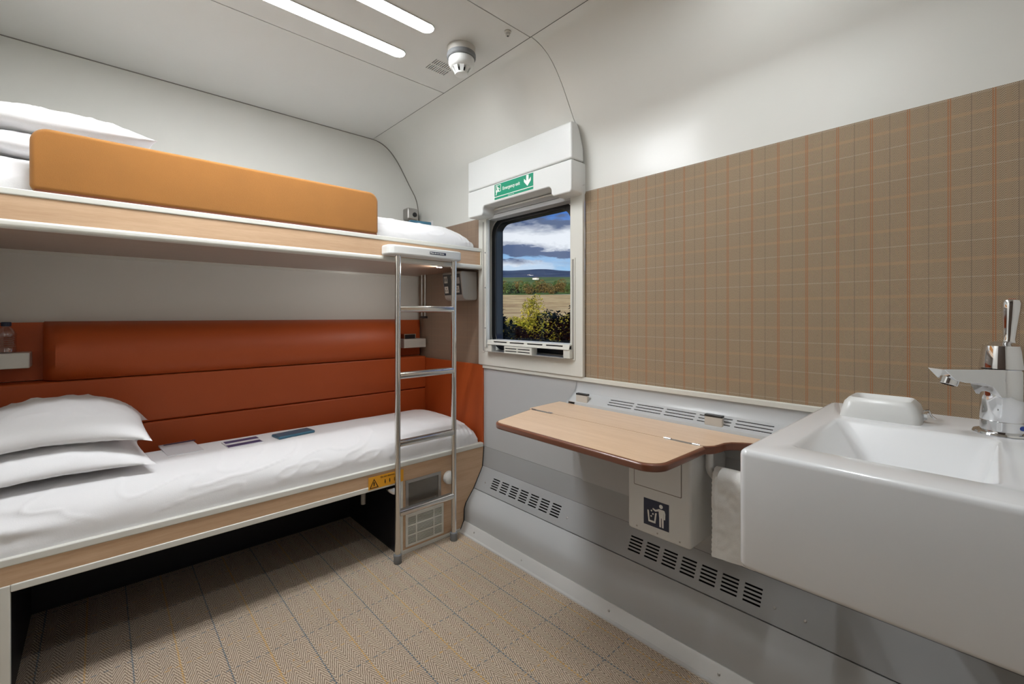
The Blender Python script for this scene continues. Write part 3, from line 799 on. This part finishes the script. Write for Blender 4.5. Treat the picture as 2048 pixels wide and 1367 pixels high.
# papers on the lower bunk and packet on the upper bunk
def leaflet(pts, z, h, mat, label, name='leaflet', stripe_=None, cat='leaflet'):
    o = tag(obj(name, prism(B(), pts, 'xy', z, z + h), mat, None), label, cat)
    return o
zt_ = .6185
def quad(cx, cy, w, d, rz):
    c, s = math.cos(R(rz)), math.sin(R(rz))
    return [(cx + c * a - s * b, cy + s * a + c * b) for a, b in ((-w / 2, -d / 2), (w / 2, -d / 2), (w / 2, d / 2), (-w / 2, d / 2))]
l1 = leaflet(quad(.262, 2.44, .125, .22, 4), .6145, .006, 'paper', 'pale grey folded leaflet on the lower bunk nearest the pillows')
obj('band', prism(B(), quad(.268, 2.535, .118, .018, 4), 'xy', .6205, .6212), 'purple', l1)
l2 = leaflet(quad(.482, 2.352, .140, .120, 4), .6170, .005, 'paper', 'purple and white striped card on the lower bunk between leaflet and pouch', 'card', cat='card')
obj('band', prism(B(), quad(.484, 2.388, .136, .040, 4), 'xy', .6219, .6226), 'purple', l2)
obj('band', prism(B(), quad(.482, 2.315, .136, .040, 4), 'xy', .6219, .6226), 'purple', l2)
bm = B(); prism(bm, quad(.700, 2.345, .175, .085, 8), 'xy', .616, .630)
l3 = tag(obj('pouch', bm, 'teal', None, bevel=.006), 'teal pouch lying on the lower bunk, nearest the ladder', 'pouch')
pk = thing('packet', 'dark teal packet on the upper bunk mattress near the reading lamp', 'packet', (1.40, 2.40, 1.728))
obj('sleeve', prism(B(), quad(1.425, 2.40, .135, .11, -10), 'xy', 1.728, 1.768), 'teal', pk, bevel=.006)
obj('slip', prism(B(), [(1.46, 1.765), (1.535, 1.765), (1.535, 1.792), (1.53, 1.793)], 'xz', 2.40, 2.402), 'paper', pk)

# ------------------------------------------------------------------ vent housing behind the table
vh = thing('vent_housing', 'long pale grey slotted air duct under the tweed wall behind the table', 'air duct', (1.61, .5, .70))
HP = [(1.644, .896), (1.6425, .876), (1.638, .860), (1.630, .8465)]
obj('upper_lip', prism(B(), HP + [(x + .006, z + .002) for x, z in HP[::-1]], 'xz', YN, 1.345), 'grey', vh, angle=60)
VU = Vector((1.630 - 1.580, 0, .8465 - .8105)); hs = []
for g in range(5):
    ya = 1.345 - 1.134 + g * .1300
    for k, v in enumerate((.018, .0325, .047)):
        hs.append((ya, ya + .116, v - .0022, v + .0022))
obj('slotted_face', plate(B(), (1.580, 1.345, .8105), (0, -1, 0), VU, 1.345 - YN, VU.length, hs, .003), 'grey', vh)
HP2 = [(1.580, .8105), (1.576, .800), (1.575, .765), (1.60, .735), (1.634, .700), (1.634, .444)]
obj('front_panel', prism(B(), HP2 + [(x + .006, z) for x, z in HP2[::-1]], 'xz', YN, 1.345 if False else 1.300), 'grey', vh, angle=40)
obj('end_cap', prism(B(), HP[::1] + [(1.580, .8105), (1.576, .800), (1.575, .765), (1.60, .735), (1.644, .700)], 'xz', 1.336, 1.345), 'grey', vh)
obj('backing', box(B(), 1.632, 1.643, YN, 1.33, .78, .842), 'dark', vh)

# ------------------------------------------------------------------ folding table
tb = thing('folding_table', 'beech folding table with a brown edge fixed under the tweed wall', 'table', (1.34, 1.0, .775))
ZT = .800
def arc(cx, cy, r, a0, a1, n=7): return [(cx + r * math.cos(R(a0 + (a1 - a0) * i / n)), cy + r * math.sin(R(a0 + (a1 - a0) * i / n))) for i in range(n + 1)]
leaf = [(1.3595, 1.368), (1.150, 1.308)] + arc(1.150, 1.262, .045, 100, 180) [0:] + arc(1.157, .672, .062, 180, 268) + [(1.3595, .606)]
leaf = [(x - .012 if x < 1.2 else x, y) for x, y in leaf]
fixed = [(1.3625, 1.372), (1.3750, 1.384), (1.586, 1.398), (1.586, .30), (1.545, .30), (1.545, .46), (1.515, .510), (1.492, .548), (1.470, .573), (1.448, .584), (1.418, .588), (1.392, .592), (1.372, .606), (1.3625, .622)]
def inset(pts, d):
    n = len(pts); out = []
    A = sum(pts[i][0] * pts[(i + 1) % n][1] - pts[(i + 1) % n][0] * pts[i][1] for i in range(n))
    s = 1 if A > 0 else -1
    for i in range(n):
        p0, p1, p2 = Vector(pts[i - 1]), Vector(pts[i]), Vector(pts[(i + 1) % n])
        d1, d2 = (p1 - p0), (p2 - p1)
        if d1.length < 1e-6: d1 = d2
        if d2.length < 1e-6: d2 = d1
        d1.normalize(); d2.normalize()
        n1, n2 = Vector((-d1.y, d1.x)) * s, Vector((-d2.y, d2.x)) * s
        m_ = (n1 + n2); m_ = m_.normalized() if m_.length > 1e-6 else n1
        out.append(tuple(p1 + m_ * d / max(.5, m_.dot(n1))))
    return out
leaf = dedupe(leaf); fixed = dedupe(fixed)
# edge bands are slightly larger bodies; laminate faces sit on top of them
fl = obj('front_leaf', prism(B(), leaf, 'xy', ZT - .024, ZT - .001), 'edge', tb, bevel=.007, seg=4)
li = [(x if x < 1.35 else 1.3593, y) for x, y in inset(leaf, .0085)]
obj('laminate', prism(B(), li, 'xy', ZT - .004, ZT), 'woody', fl)
fx_ = obj('fixed_leaf', prism(B(), fixed, 'xy', ZT - .026, ZT - .001), 'edge', tb, bevel=.004, seg=3)
fi = inset(fixed, .004); fi = [(1.3628 if x < 1.37 else x, y) for x, y in fi]
obj('laminate', prism(B(), fi, 'xy', ZT - .004, ZT), 'woody', fx_)
for yy in (1.295, .685):
    h = obj('hinge', box(B(), 1.353, 1.369, yy - .055, yy + .055, ZT - .002, ZT + .0006), 'steelmat', tb)
    for q in (-.048, .048): obj('hinge_knuckle', tube(B(), [(1.361, yy + q - .012, ZT + .001), (1.361, yy + q + .012, ZT + .001)], .0035), 'chrome', h)
for yy in (1.266, .681):
    bk = obj('bracket', box(B(), 1.584, 1.600, yy - .032, yy + .032, ZT - .001, .846), 'greylite', tb, bevel=.004)
    obj('bumper', box(B(), 1.583, 1.603, yy - .031, yy + .031, .844, .852), 'black', bk, bevel=.002)
for yy in (1.20, .74): obj('support_arm', prism(B(), [(1.574, .774), (1.20, .774), (1.20, .766), (1.574, .70)], 'xz', yy - .006, yy + .006), 'frame', tb)

# ------------------------------------------------------------------ waste bin
bn_ = thing('waste_bin', 'white wall-mounted waste bin with a navy litter sticker under the table', 'bin', (1.495, .768, .462))
obj('body', box(B(), 1.360, 1.632, .654, .882, .462, .765), 'white', bn_, bevel=.012, seg=4)
obj('lid', prism(B(), rrect(.686, .854, .622, .752, .003, 3), 'yz', 1.3585, 1.3603), 'white', bn_, bevel=.001)
obj('lid_gap', ring(B(), rrect(.6835, .8565, .6195, .7545, .004, 3), rrect(.686, .854, .622, .752, .003, 3), 'yz', 1.3596, 1.3603), 'seam', bn_)
stk = obj('litter_sticker', box(B(), 1.3588, 1.3599, .727, .818, .497, .585), 'navysign', bn_)
bm = B(); X0, X1 = 1.3580, 1.3589
# u to the viewer's right is -y
def S(u, v): return (.818 - u * .091, .497 + v * .088)
def poly(ps): prism(bm, [S(u, v) for u, v in ps], 'yz', X0, X1)
lathe(bm, [(.0066, 0), (.0066, .0009)], (X0, *S(.70, .85)), 'x', 16)
poly([(.60, .74), (.80, .74), (.80, .42), (.63, .42)])
poly([(.63, .43), (.70, .43), (.70, .08), (.64, .08)]); poly([(.73, .43), (.80, .43), (.80, .08), (.74, .08)])
poly([(.79, .74), (.84, .72), (.87, .62), (.86, .40), (.81, .40), (.81, .60)])
poly([(.62, .74), (.64, .66), (.47, .60), (.36, .66), (.38, .71), (.48, .67)])
poly([(.15, .58), (.21, .58), (.25, .22), (.43, .22), (.47, .54), (.53, .55), (.48, .15), (.20, .15)])
for u, v in ((.32, .59), (.38, .48), (.31, .38)): poly([(u - .04, v), (u, v - .04), (u + .04, v), (u, v + .04)])
obj('litter_pictogram', bm, 'signw', stk)
for yy in (.845, .768, .69): obj('screw', lathe(B(), [(.003, 0), (.003, .001)], (1.3592, yy, .479), 'x', 10), 'steelmat', bn_)

# towel rail and towel
tr = thing('towel_rail', 'white tubular towel rail between the waste bin and the wash basin', 'towel rail', (1.45, .56, .68))
pts = [(1.450, .635, .773)] + [(1.450, .635, .73)] + [(1.450, .635 - .035 * (1 - math.cos(R(a))), .715 - .035 * math.sin(R(a))) for a in range(0, 91, 15)] + [(1.450, .358, .680)]
obj('bar', tube(B(), pts, .0125, 16), 'white', tr)
obj('mount', lathe(B(), [(.022, .762), (.022, .773), (.014, .774)], (1.450, .635, 0), n=20), 'white', tr)
def towel():
    bm = B(); prof = []
    # front panel hangs from z .44 over the bar to the back panel
    for i in range(34): prof.append((1.416, .446 + (.690 - .446) * i / 33))
    for a in range(15, 180, 15): prof.append((1.450 - .034 * math.cos(R(a)), .690 + .030 * math.sin(R(a))))
    for i in range(12): prof.append((1.484, .690 - (.690 - .50) * i / 11))
    rows = []; ny = 34; outer = []
    for off in (0, .009):
        rr = []
        for k, (x, z) in enumerate(prof):
            xx = x + off if k < 34 else (x - off if k > 44 else x)
            zz = z - (off if 34 <= k <= 44 else 0)
            row = []
            for j in range(ny + 1):
                v = j / ny; y = .612 - v * .125
                hem = 1 if j < 4 or k < 3 else 0
                w = .0035 * noise.noise(Vector((y * 22, z * 22, 1))) + .0025 * noise.noise(Vector((y * 60, z * 55, 4)))
                edge = .0012 * math.sin(z * 420 + noise.noise(Vector((z * 30, 0, 0))) * 3) if j < 4 else 0
                row.append(bm.verts.new((xx - (w if k < 40 else 0) - (.002 if hem and off == 0 else 0), y + edge, zz + (.006 * v * (1 - k / 33) if k < 33 else 0))))
            rr.append(row)
        outer.append(rr)
    a, b = outer; n = len(prof)
    for k in range(n - 1):
        for j in range(ny):
            bm.faces.new((a[k][j], a[k][j + 1], a[k + 1][j + 1], a[k + 1][j])); bm.faces.new((b[k][j + 1], b[k][j], b[k + 1][j], b[k + 1][j + 1]))
        bm.faces.new((a[k][0], a[k + 1][0], b[k + 1][0], b[k][0])); bm.faces.new((a[k + 1][ny], a[k][ny], b[k][ny], b[k + 1][ny]))
    for j in range(ny):
        bm.faces.new((a[0][j + 1], a[0][j], b[0][j], b[0][j + 1])); bm.faces.new((a[n - 1][j], a[n - 1][j + 1], b[n - 1][j + 1], b[n - 1][j]))
    return bm
tag(obj('towel', towel(), 'towel', None, angle=80), 'white hand towel folded over the rail beside the wash basin', 'towel')

# ------------------------------------------------------------------ wash basin
ws_ = thing('wash_basin', 'large white block wash basin with a sunken rectangular bowl', 'basin', (1.29, 0, .70))
def basin():
    """box whose top carries a tapering bowl: nested loops joined"""
    bm = B(); n = 6
    def loop(x0, x1, y0, y1, z, r): return [bm.verts.new((a, b, z)) for a, b in rrect(x0, x1, y0, y1, r, n)]
    X0_, X1_, Y0_, Y1_ = .934, 1.652, -.42, .352
    L = [loop(X0_ + .02, X1_, Y0_ + .02, Y1_ - .02, .70, .01),
         loop(X0_ + .004, X1_, Y0_, Y1_ - .004, .704, .012), loop(X0_, X1_, Y0_, Y1_, .712, .014),
         loop(X0_, X1_, Y0_, Y1_, .924, .014), loop(X0_ + .0015, X1_, Y0_, Y1_ - .0015, .931, .014), loop(X0_ + .005, X1_, Y0_, Y1_ - .005, .9348, .012),
         loop(X0_ + .011, X1_, Y0_, Y1_ - .011, .936, .010),
         loop(1.028, 1.412, -.004, .292, .936, .022), loop(1.034, 1.405, .001, .286, .9345, .022), loop(1.040, 1.398, .004, .280, .929, .022),
         loop(1.062, 1.335, .022, .225, .862, .030), loop(1.075, 1.315, .032, .205, .852, .030), loop(1.11, 1.27, .06, .17, .848, .03)]
    m_ = len(L[0])
    for i in range(len(L) - 1):
        for k in range(m_):
            j = (k + 1) % m_
            bm.faces.new((L[i][k], L[i][j], L[i + 1][j], L[i + 1][k]))
    bm.faces.new(L[0][::-1]); bm.faces.new(L[-1])
    return bm
obj('body', basin(), 'basin', ws_, angle=50)
obj('drain', lathe(B(), [(.020, 0), (.022, .002), (.012, .003)], (1.19, .115, .848), n=24), 'chrome', ws_)

dp = thing('tissue_holder', 'white plastic holder with an open top on the back of the basin', 'holder', (1.505, .209, .936))
def holder():
    bm = B(); n = 5
    def loop(x0, x1, y0, y1, z, r): return [bm.verts.new((a, b, z)) for a, b in rrect(x0, x1, y0, y1, r, n)]
    L = [loop(1.440, 1.568, .128, .290, .936, .018), loop(1.442, 1.568, .130, .288, .952, .020), loop(1.447, 1.564, .136, .282, .974, .022), loop(1.455, 1.558, .144, .274, .984, .022), loop(1.459, 1.554, .148, .270, .987, .018),
         loop(1.462, 1.551, .152, .266, .985, .014), loop(1.474, 1.542, .166, .252, .968, .010)]
    m_ = len(L[0])
    for i in range(len(L) - 1):
        for k in range(m_):
            j = (k + 1) % m_; bm.faces.new((L[i][k], L[i][j], L[i + 1][j], L[i + 1][k]))
    bm.faces.new(L[0][::-1]); bm.faces.new(L[-1])
    return bm
obj('body', holder(), 'white', dp, angle=60)
bm = B(); tube(bm, [(1.50, .129, .965), (1.50, .118, .968), (1.50, .114, .955), (1.50, .106, .948)], .0025, 8); box(bm, 1.494, 1.508, .121, .130, .944, .958)
obj('clip', bm, 'chrome', dp)

FXC, FYC = 1.487, -.004
fc = thing('basin_tap', 'chrome lever tap on the back right of the wash basin', 'tap', (FXC, FYC, .936))
fcx = (FXC, FYC, .936)
obj('base_flange', lathe(B(), [(.047, 0), (.049, .002), (.047, .006), (.040, .008)], fcx, n=40), 'chrome', fc)
obj('body', lathe(B(), [(.036, .006), (.0365, .03), (.0362, .0302), (.0358, .031), (.0365, .032), (.0365, .142), (.034, .146)], fcx, n=48), 'chrome', fc)
sd_ = Vector((-.70, .714, 0)).normalized(); pn = Vector((-sd_.y, sd_.x, 0))
def spout():
    bm = B(); prof = [(-.010, .146, .0365), (-.010, .085, .0365), (.030, .085, .034), (.045, .108, .031), (.065, .1155, .029), (.100, .1165, .027), (.120, .122, .026), (.142, .1445, .025), (.142, .146, .025)]
    a = [bm.verts.new(Vector(fcx) + sd_ * d + pn * w * .86 + Vector((0, 0, h))) for d, h, w in prof]
    b = [bm.verts.new(Vector(fcx) + sd_ * d - pn * w * .86 + Vector((0, 0, h))) for d, h, w in prof]
    n = len(prof); bm.faces.new(a); bm.faces.new(b[::-1])
    for i in range(n):
        j = (i + 1) % n; bm.faces.new((a[j], a[i], b[i], b[j]))
    return bm
obj('spout', spout(), 'chrome', fc, bevel=.006, seg=4)
q = Vector((0, 0, 1)).rotation_difference((-sd_ * -.35 + Vector((0, 0, -1))).normalized()).to_matrix().to_4x4()
ae = Vector(fcx) + sd_ * .112 + Vector((0, 0, .124))
obj('aerator', lathe(B(), [(.0165, 0), (.0165, .015), (.0130, .0155), (.0130, .010)], ae, n=24, M4=q), 'chrome', fc)
obj('lever_cap', lathe(B(), [(.0375, .147), (.0375, .151), (.034, .185), (.0315, .197), (.028, .1985), (.020, .203), (.012, .207)], fcx, n=40), 'chrome', fc)
lv = Matrix.Rotation(R(4), 4, Vector((.6765, .7364, 0)))
obj('lever', lathe(B(), [(.0125, .203), (.0105, .212), (.0125, .240), (.0155, .275), (.0165, .292), (.0145, .299), (.008, .3015)], fcx, n=28, M4=lv), 'chrome', fc)
obj('hot_mark', lathe(B(), [(.006, .3005), (.006, .3022)], fcx, n=16, M4=lv), 'red', fc)
vd = Vector((-.70, -.55, 0)).normalized()
cd = Vector((-.90, -.10, 0)).normalized() 
q2 = Vector((0, 0, 1)).rotation_difference(Vector((-.60, -.80, 0)).normalized()).to_matrix().to_4x4()
obj('cold_mark', lathe(B(), [(.005, .0355), (.005, .0372)], (FXC, FYC, .936 + .020), n=16, M4=q2), 'blue', fc)
tube_pts = [Vector(fcx) + Vector((.20, -.98, 0)) * .030 + Vector((0, 0, .022)), Vector(fcx) + Vector((.20, -.98, 0)) * .060 + Vector((0, 0, .025))]
obj('waste_knob', tube(B(), [tuple(p) for p in tube_pts], [.011, .008], 16), 'chrome', fc)

# ------------------------------------------------------------------ outdoors
def landmat(name, c1, c2, scale=.05, sc=(1, 1, 1), rough=.95):
    m, T, b = newmat(name, c1, rough, spec=.1)
    tc = T.n('ShaderNodeTexCoord'); f = T.noise(tc.outputs['Object'], scale, 5, .65, sc)
    T.put(b.inputs['Base Color'], T.mix(T.smooth(f, .35, .65), c1, c2)); return m
M['field'] = landmat('dry_grass_field', col(176, 144, 100), col(226, 200, 144), .11, (1, 1, 1))
M['moor'] = landmat('green_fields', col(70, 100, 56), col(120, 132, 78), .012)
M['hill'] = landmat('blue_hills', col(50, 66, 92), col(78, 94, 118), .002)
M['leafy'] = landmat('yellow_green_leaves', col(120, 122, 38), col(176, 160, 60), 1.2)
M['leafshade'] = landmat('shade_darkened_leaves', col(16, 30, 36), col(26, 42, 42), 1.5)  # leaf green darkened towards navy, painting in the shade beside the carriage
M['leafb'] = landmat('autumn_leaves', col(92, 84, 52), col(140, 116, 68), .3)
M['bark'] = plain('bark', col(70, 58, 46), .9)
M['hwall'] = plain('farm_wall', col(220, 218, 210), .8)
M['roof'] = plain('farm_roof', col(90, 84, 84), .8)

AZ = R(46)      # looking out through the window
def gz(r):      # ground height at distance r from the camera
    P_ = [(0, -1.4), (6, -1.3), (15, -.7), (40, .6), (110, 3.4), (300, 15.2), (420, 31), (900, 78), (1400, 118)]
    for (a, za), (b, zb) in zip(P_, P_[1:]):
        if r <= b: return za + (zb - za) * (r - a) / (b - a)
    return P_[-1][1]
def terrain(r0, r1, nr, mat, name, zf, spread=(-60, 60), na=60, rough_=0.0):
    bm = B(); rows = []
    for i in range(nr + 1):
        r = r0 * (r1 / r0) ** (i / nr)
        rows.append([bm.verts.new((r * math.cos(AZ + R(spread[0] + (spread[1] - spread[0]) * k / na)), r * math.sin(AZ + R(spread[0] + (spread[1] - spread[0]) * k / na)),
                     zf(r, k / na) + rough_ * r * noise.noise(Vector((r * .02, k * .35, 0))))) for k in range(na + 1)])
    for i in range(nr):
        for k in range(na): bm.faces.new((rows[i][k], rows[i][k + 1], rows[i + 1][k + 1], rows[i + 1][k]))
    o = obj(name, bm, mat, None, angle=180); o['kind'] = 'structure'; return o
terrain(2.2, 300, 30, 'field', 'ground', lambda r, k: gz(r), rough_=.0012)
terrain(299, 1000, 16, 'moor', 'ground', lambda r, k: gz(r), rough_=.002)
terrain(900, 5200, 16, 'hill', 'hills', lambda r, k: (66 if r < 960 else 86) + (r - 990) / 4200 * 440 + (r - 990) / 4200 * 26 * noise.noise(Vector((k * 26, 0, 3))) + 9 * noise.noise(Vector((k * 60, r * .002, 9))) * min(1, r / 3000), na=240)

def leafcloud(n, rx, rz, size, seed, lobes=5):
    rnd = random.Random(seed); bm = B()
    cs = [(rnd.uniform(-.5, .5) * rx, rnd.uniform(-.5, .5) * rx, rz * rnd.uniform(.30, .75), rnd.uniform(.35, .6)) for _ in range(lobes)]
    for _ in range(n):
        c = rnd.choice(cs); d = Vector((rnd.gauss(0, 1), rnd.gauss(0, 1), rnd.gauss(0, 1))).normalized() * rnd.uniform(.6, 1) ** .5
        p = Vector((c[0] + d.x * rx * c[3], c[1] + d.y * rx * c[3], max(.05 * rz, c[2] + d.z * rz * c[3] * .7)))
        a = Vector((rnd.uniform(-1, 1), rnd.uniform(-1, 1), rnd.uniform(-.6, .6))).normalized(); b = a.cross(Vector((rnd.uniform(-1, 1), rnd.uniform(-1, 1), 1))).normalized()
        s = size * rnd.uniform(.6, 1.3)
        bm.faces.new([bm.verts.new(p + a * s * i + b * s * j * .6) for i, j in ((-1, 0), (0, -1), (1, 0), (0, 1))])
    return bm
def plant(name, r, az, rx, rz, n, size, mat, seed, label, cat, group, trunk=False, src=None):
    x, y = r * math.cos(R(az)), r * math.sin(R(az)); z = gz(r) - .05 * rz * 0
    if src is None:
        t = thing(name, label, cat, (x, y, z), group)
        bm = leafcloud(n, rx, rz, size, seed); bmesh.ops.translate(bm, verts=bm.verts, vec=Vector((x, y, z)))
        obj('foliage', bm, mat, t, recalc=False)
        obj('trunk' if trunk else 'stem', tube(B(), [(x, y, z - .3), (x + .02 * rx, y, z + rz * .55)], [rz * .035, rz * .012], 7), 'bark', t)
        return t
    t = src.copy(); C.objects.link(t); t.location = (x, y, z); t['label'] = label
    t.rotation_euler = (0, 0, seed * 1.7); s = .85 + (seed * 37 % 10) / 30; t.scale = (s, s, s)
    for ch in src.children:
        c = ch.copy(); C.objects.link(c); c.parent = t
    return t
# shrubs close to the line, in the carriage's shade, with shade in the leaf colour too
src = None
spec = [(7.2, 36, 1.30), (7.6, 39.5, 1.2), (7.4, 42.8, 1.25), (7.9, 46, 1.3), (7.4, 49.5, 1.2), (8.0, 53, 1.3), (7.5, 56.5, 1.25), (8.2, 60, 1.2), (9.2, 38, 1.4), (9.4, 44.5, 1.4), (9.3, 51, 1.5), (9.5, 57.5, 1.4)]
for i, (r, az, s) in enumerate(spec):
    t = plant('shrub', r, az, .80, 2.30, 6500, .032, 'leafshade', i + 3, 'green shrub with shade-darkened leaves outside at the foot of the window view', 'shrub', 'dark shrubs below the window', src=src)
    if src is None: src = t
src = None
spec = [(17, 37), (18, 40), (19, 43.5), (17.5, 46.5), (19, 49.5), (18, 52.5), (17, 55.5), (24, 38.5), (25, 42), (23, 45.2), (26, 48), (24, 51), (25, 54)]
for i, (r, az) in enumerate(spec):
    t = plant('shrub', r, az, 1.40, 1.7, 4500, .05, 'leafy', i + 40, 'yellow-green shrub at the near edge of the field outside', 'shrub', 'yellow shrubs at the edge of the field', src=src)
    if src is None: src = t
plant('sapling', 21, 45.4, .8, 2.6, 2600, .05, 'leafy', 90, 'tall yellow young tree standing above the shrubs outside', 'tree', None, True)
src = {}
for i in range(44):
    kind = 'leafb' if i % 3 else 'moor'
    az = 32 + i * .66 + random.uniform(-.2, .2); r = 305 + (i % 4) * 9
    lab = 'brown autumn tree in the far woodland belt' if kind == 'leafb' else 'green tree in the far woodland belt'
    t = plant('woodland_tree', r, az, 5.6, 7.4, 1500, .40, kind, i + 100, lab, 'tree', 'trees in the far woodland belt' if kind == 'leafb' else 'green trees in the far woodland belt', True, src=src.get(kind))
    src.setdefault(kind, t)
for (r, az, label) in ((640, 44.4, 'small white farmhouse among the far fields, nearer the right edge of the window'), (520, 50.5, 'small white farm building far off at the left of the window view')):
    x, y, z = r * math.cos(R(az)), r * math.sin(R(az)), gz(r)
    t = thing('farmhouse', label, 'building', (x, y, z))
    obj('walls', box(B(), x - 2.5, x + 2.5, y - 4, y + 4, z - 2, z + 2.4), 'hwall', t)
    obj('roof', prism(B(), [(x - 2.8, z + 2.3), (x + 2.8, z + 2.3), (x, z + 4.0)], 'xz', y - 4.2, y + 4.2), 'roof', t)

sun = bpy.data.lights.new('sun', 'SUN'); sun.energy = 3.6; sun.angle = R(.6); sun.color = (1, .93, .80)
so = bpy.data.objects.new('sun', sun); C.objects.link(so)
so.rotation_euler = Vector((-1.0, -.55, .29)).to_track_quat('Z', 'Y').to_euler()

# sky with broken cloud
w = bpy.data.worlds.new('sky'); bpy.context.scene.world = w; w.use_nodes = True
T = NT(w.node_tree); bg = w.node_tree.nodes['Background']
tc = T.n('ShaderNodeTexCoord'); sp = T.n('ShaderNodeSeparateXYZ'); T.link(tc.outputs['Generated'], sp.inputs[0])
z = sp.outputs[2]
sky = T.mix(T.smooth(z, .08, .26), col(150, 190, 226), col(52, 106, 190))
n1 = T.noise(tc.outputs['Generated'], 6.5, 8, .60, (1, 1, 3.2))
o2 = T.n('ShaderNodeVectorMath', operation='ADD'); T.link(tc.outputs['Generated'], o2.inputs[0]); o2.inputs[1].default_value = (.03, .02, .035)
n2 = T.noise(o2.outputs[0], 6.5, 8, .60, (1, 1, 3.2))
nz_ = T.m('MULTIPLY_ADD', T.m('SUBTRACT', n1, .5), .10, z)      # ragged elevation
bright = T.m('MULTIPLY', T.smooth(nz_, .138, .150), T.m('SUBTRACT', 1, T.smooth(nz_, .178, .205)))
low = T.m('SUBTRACT', 1, T.smooth(nz_, .118, .128))
cover = T.m('ADD', T.smooth(n1, .43, .53), T.m('MULTIPLY', T.smooth(nz_, .120, .128), T.m('SUBTRACT', 1, T.smooth(nz_, .18, .20))), clamp=True)
cover = T.m('MULTIPLY', cover, T.m('SUBTRACT', 1, T.m('MULTIPLY', low, .55)))
shade = T.m('MAXIMUM', bright, T.m('MULTIPLY', low, .8))
shade = T.m('MULTIPLY_ADD', T.m('SUBTRACT', n1, n2), 3.5, shade, clamp=True)
cc = T.mix(shade, col(84, 100, 134), col(226, 230, 238))
c = T.mix(cover, sky, cc)
T.link(c, bg.inputs[0]); bg.inputs[1].default_value = .78

# ------------------------------------------------------------------ camera and colour
cam = bpy.data.cameras.new('camera'); co = bpy.data.objects.new('camera', cam); C.objects.link(co)
co.location = (0, 0, 1.2); co.rotation_euler = (R(90), 0, math.atan2(976, 896.8) - R(90))
cam.sensor_width = 36; cam.lens = 896.8 / 2048 * 36; cam.shift_y = -52.5 / 2048; cam.clip_start = .02; cam.clip_end = 9000
S_ = bpy.context.scene; S_.camera = co
S_.view_settings.view_transform = 'Standard'; S_.view_settings.look = 'None'; S_.view_settings.gamma = 1; S_.view_settings.exposure = .60
S_.view_settings.use_curve_mapping = False
S_.cycles.max_bounces = 12; S_.cycles.diffuse_bounces = 6; S_.cycles.glossy_bounces = 4; S_.cycles.transparent_max_bounces = 12
S_.cycles.use_denoising = True; S_.cycles.sample_clamp_indirect = 6
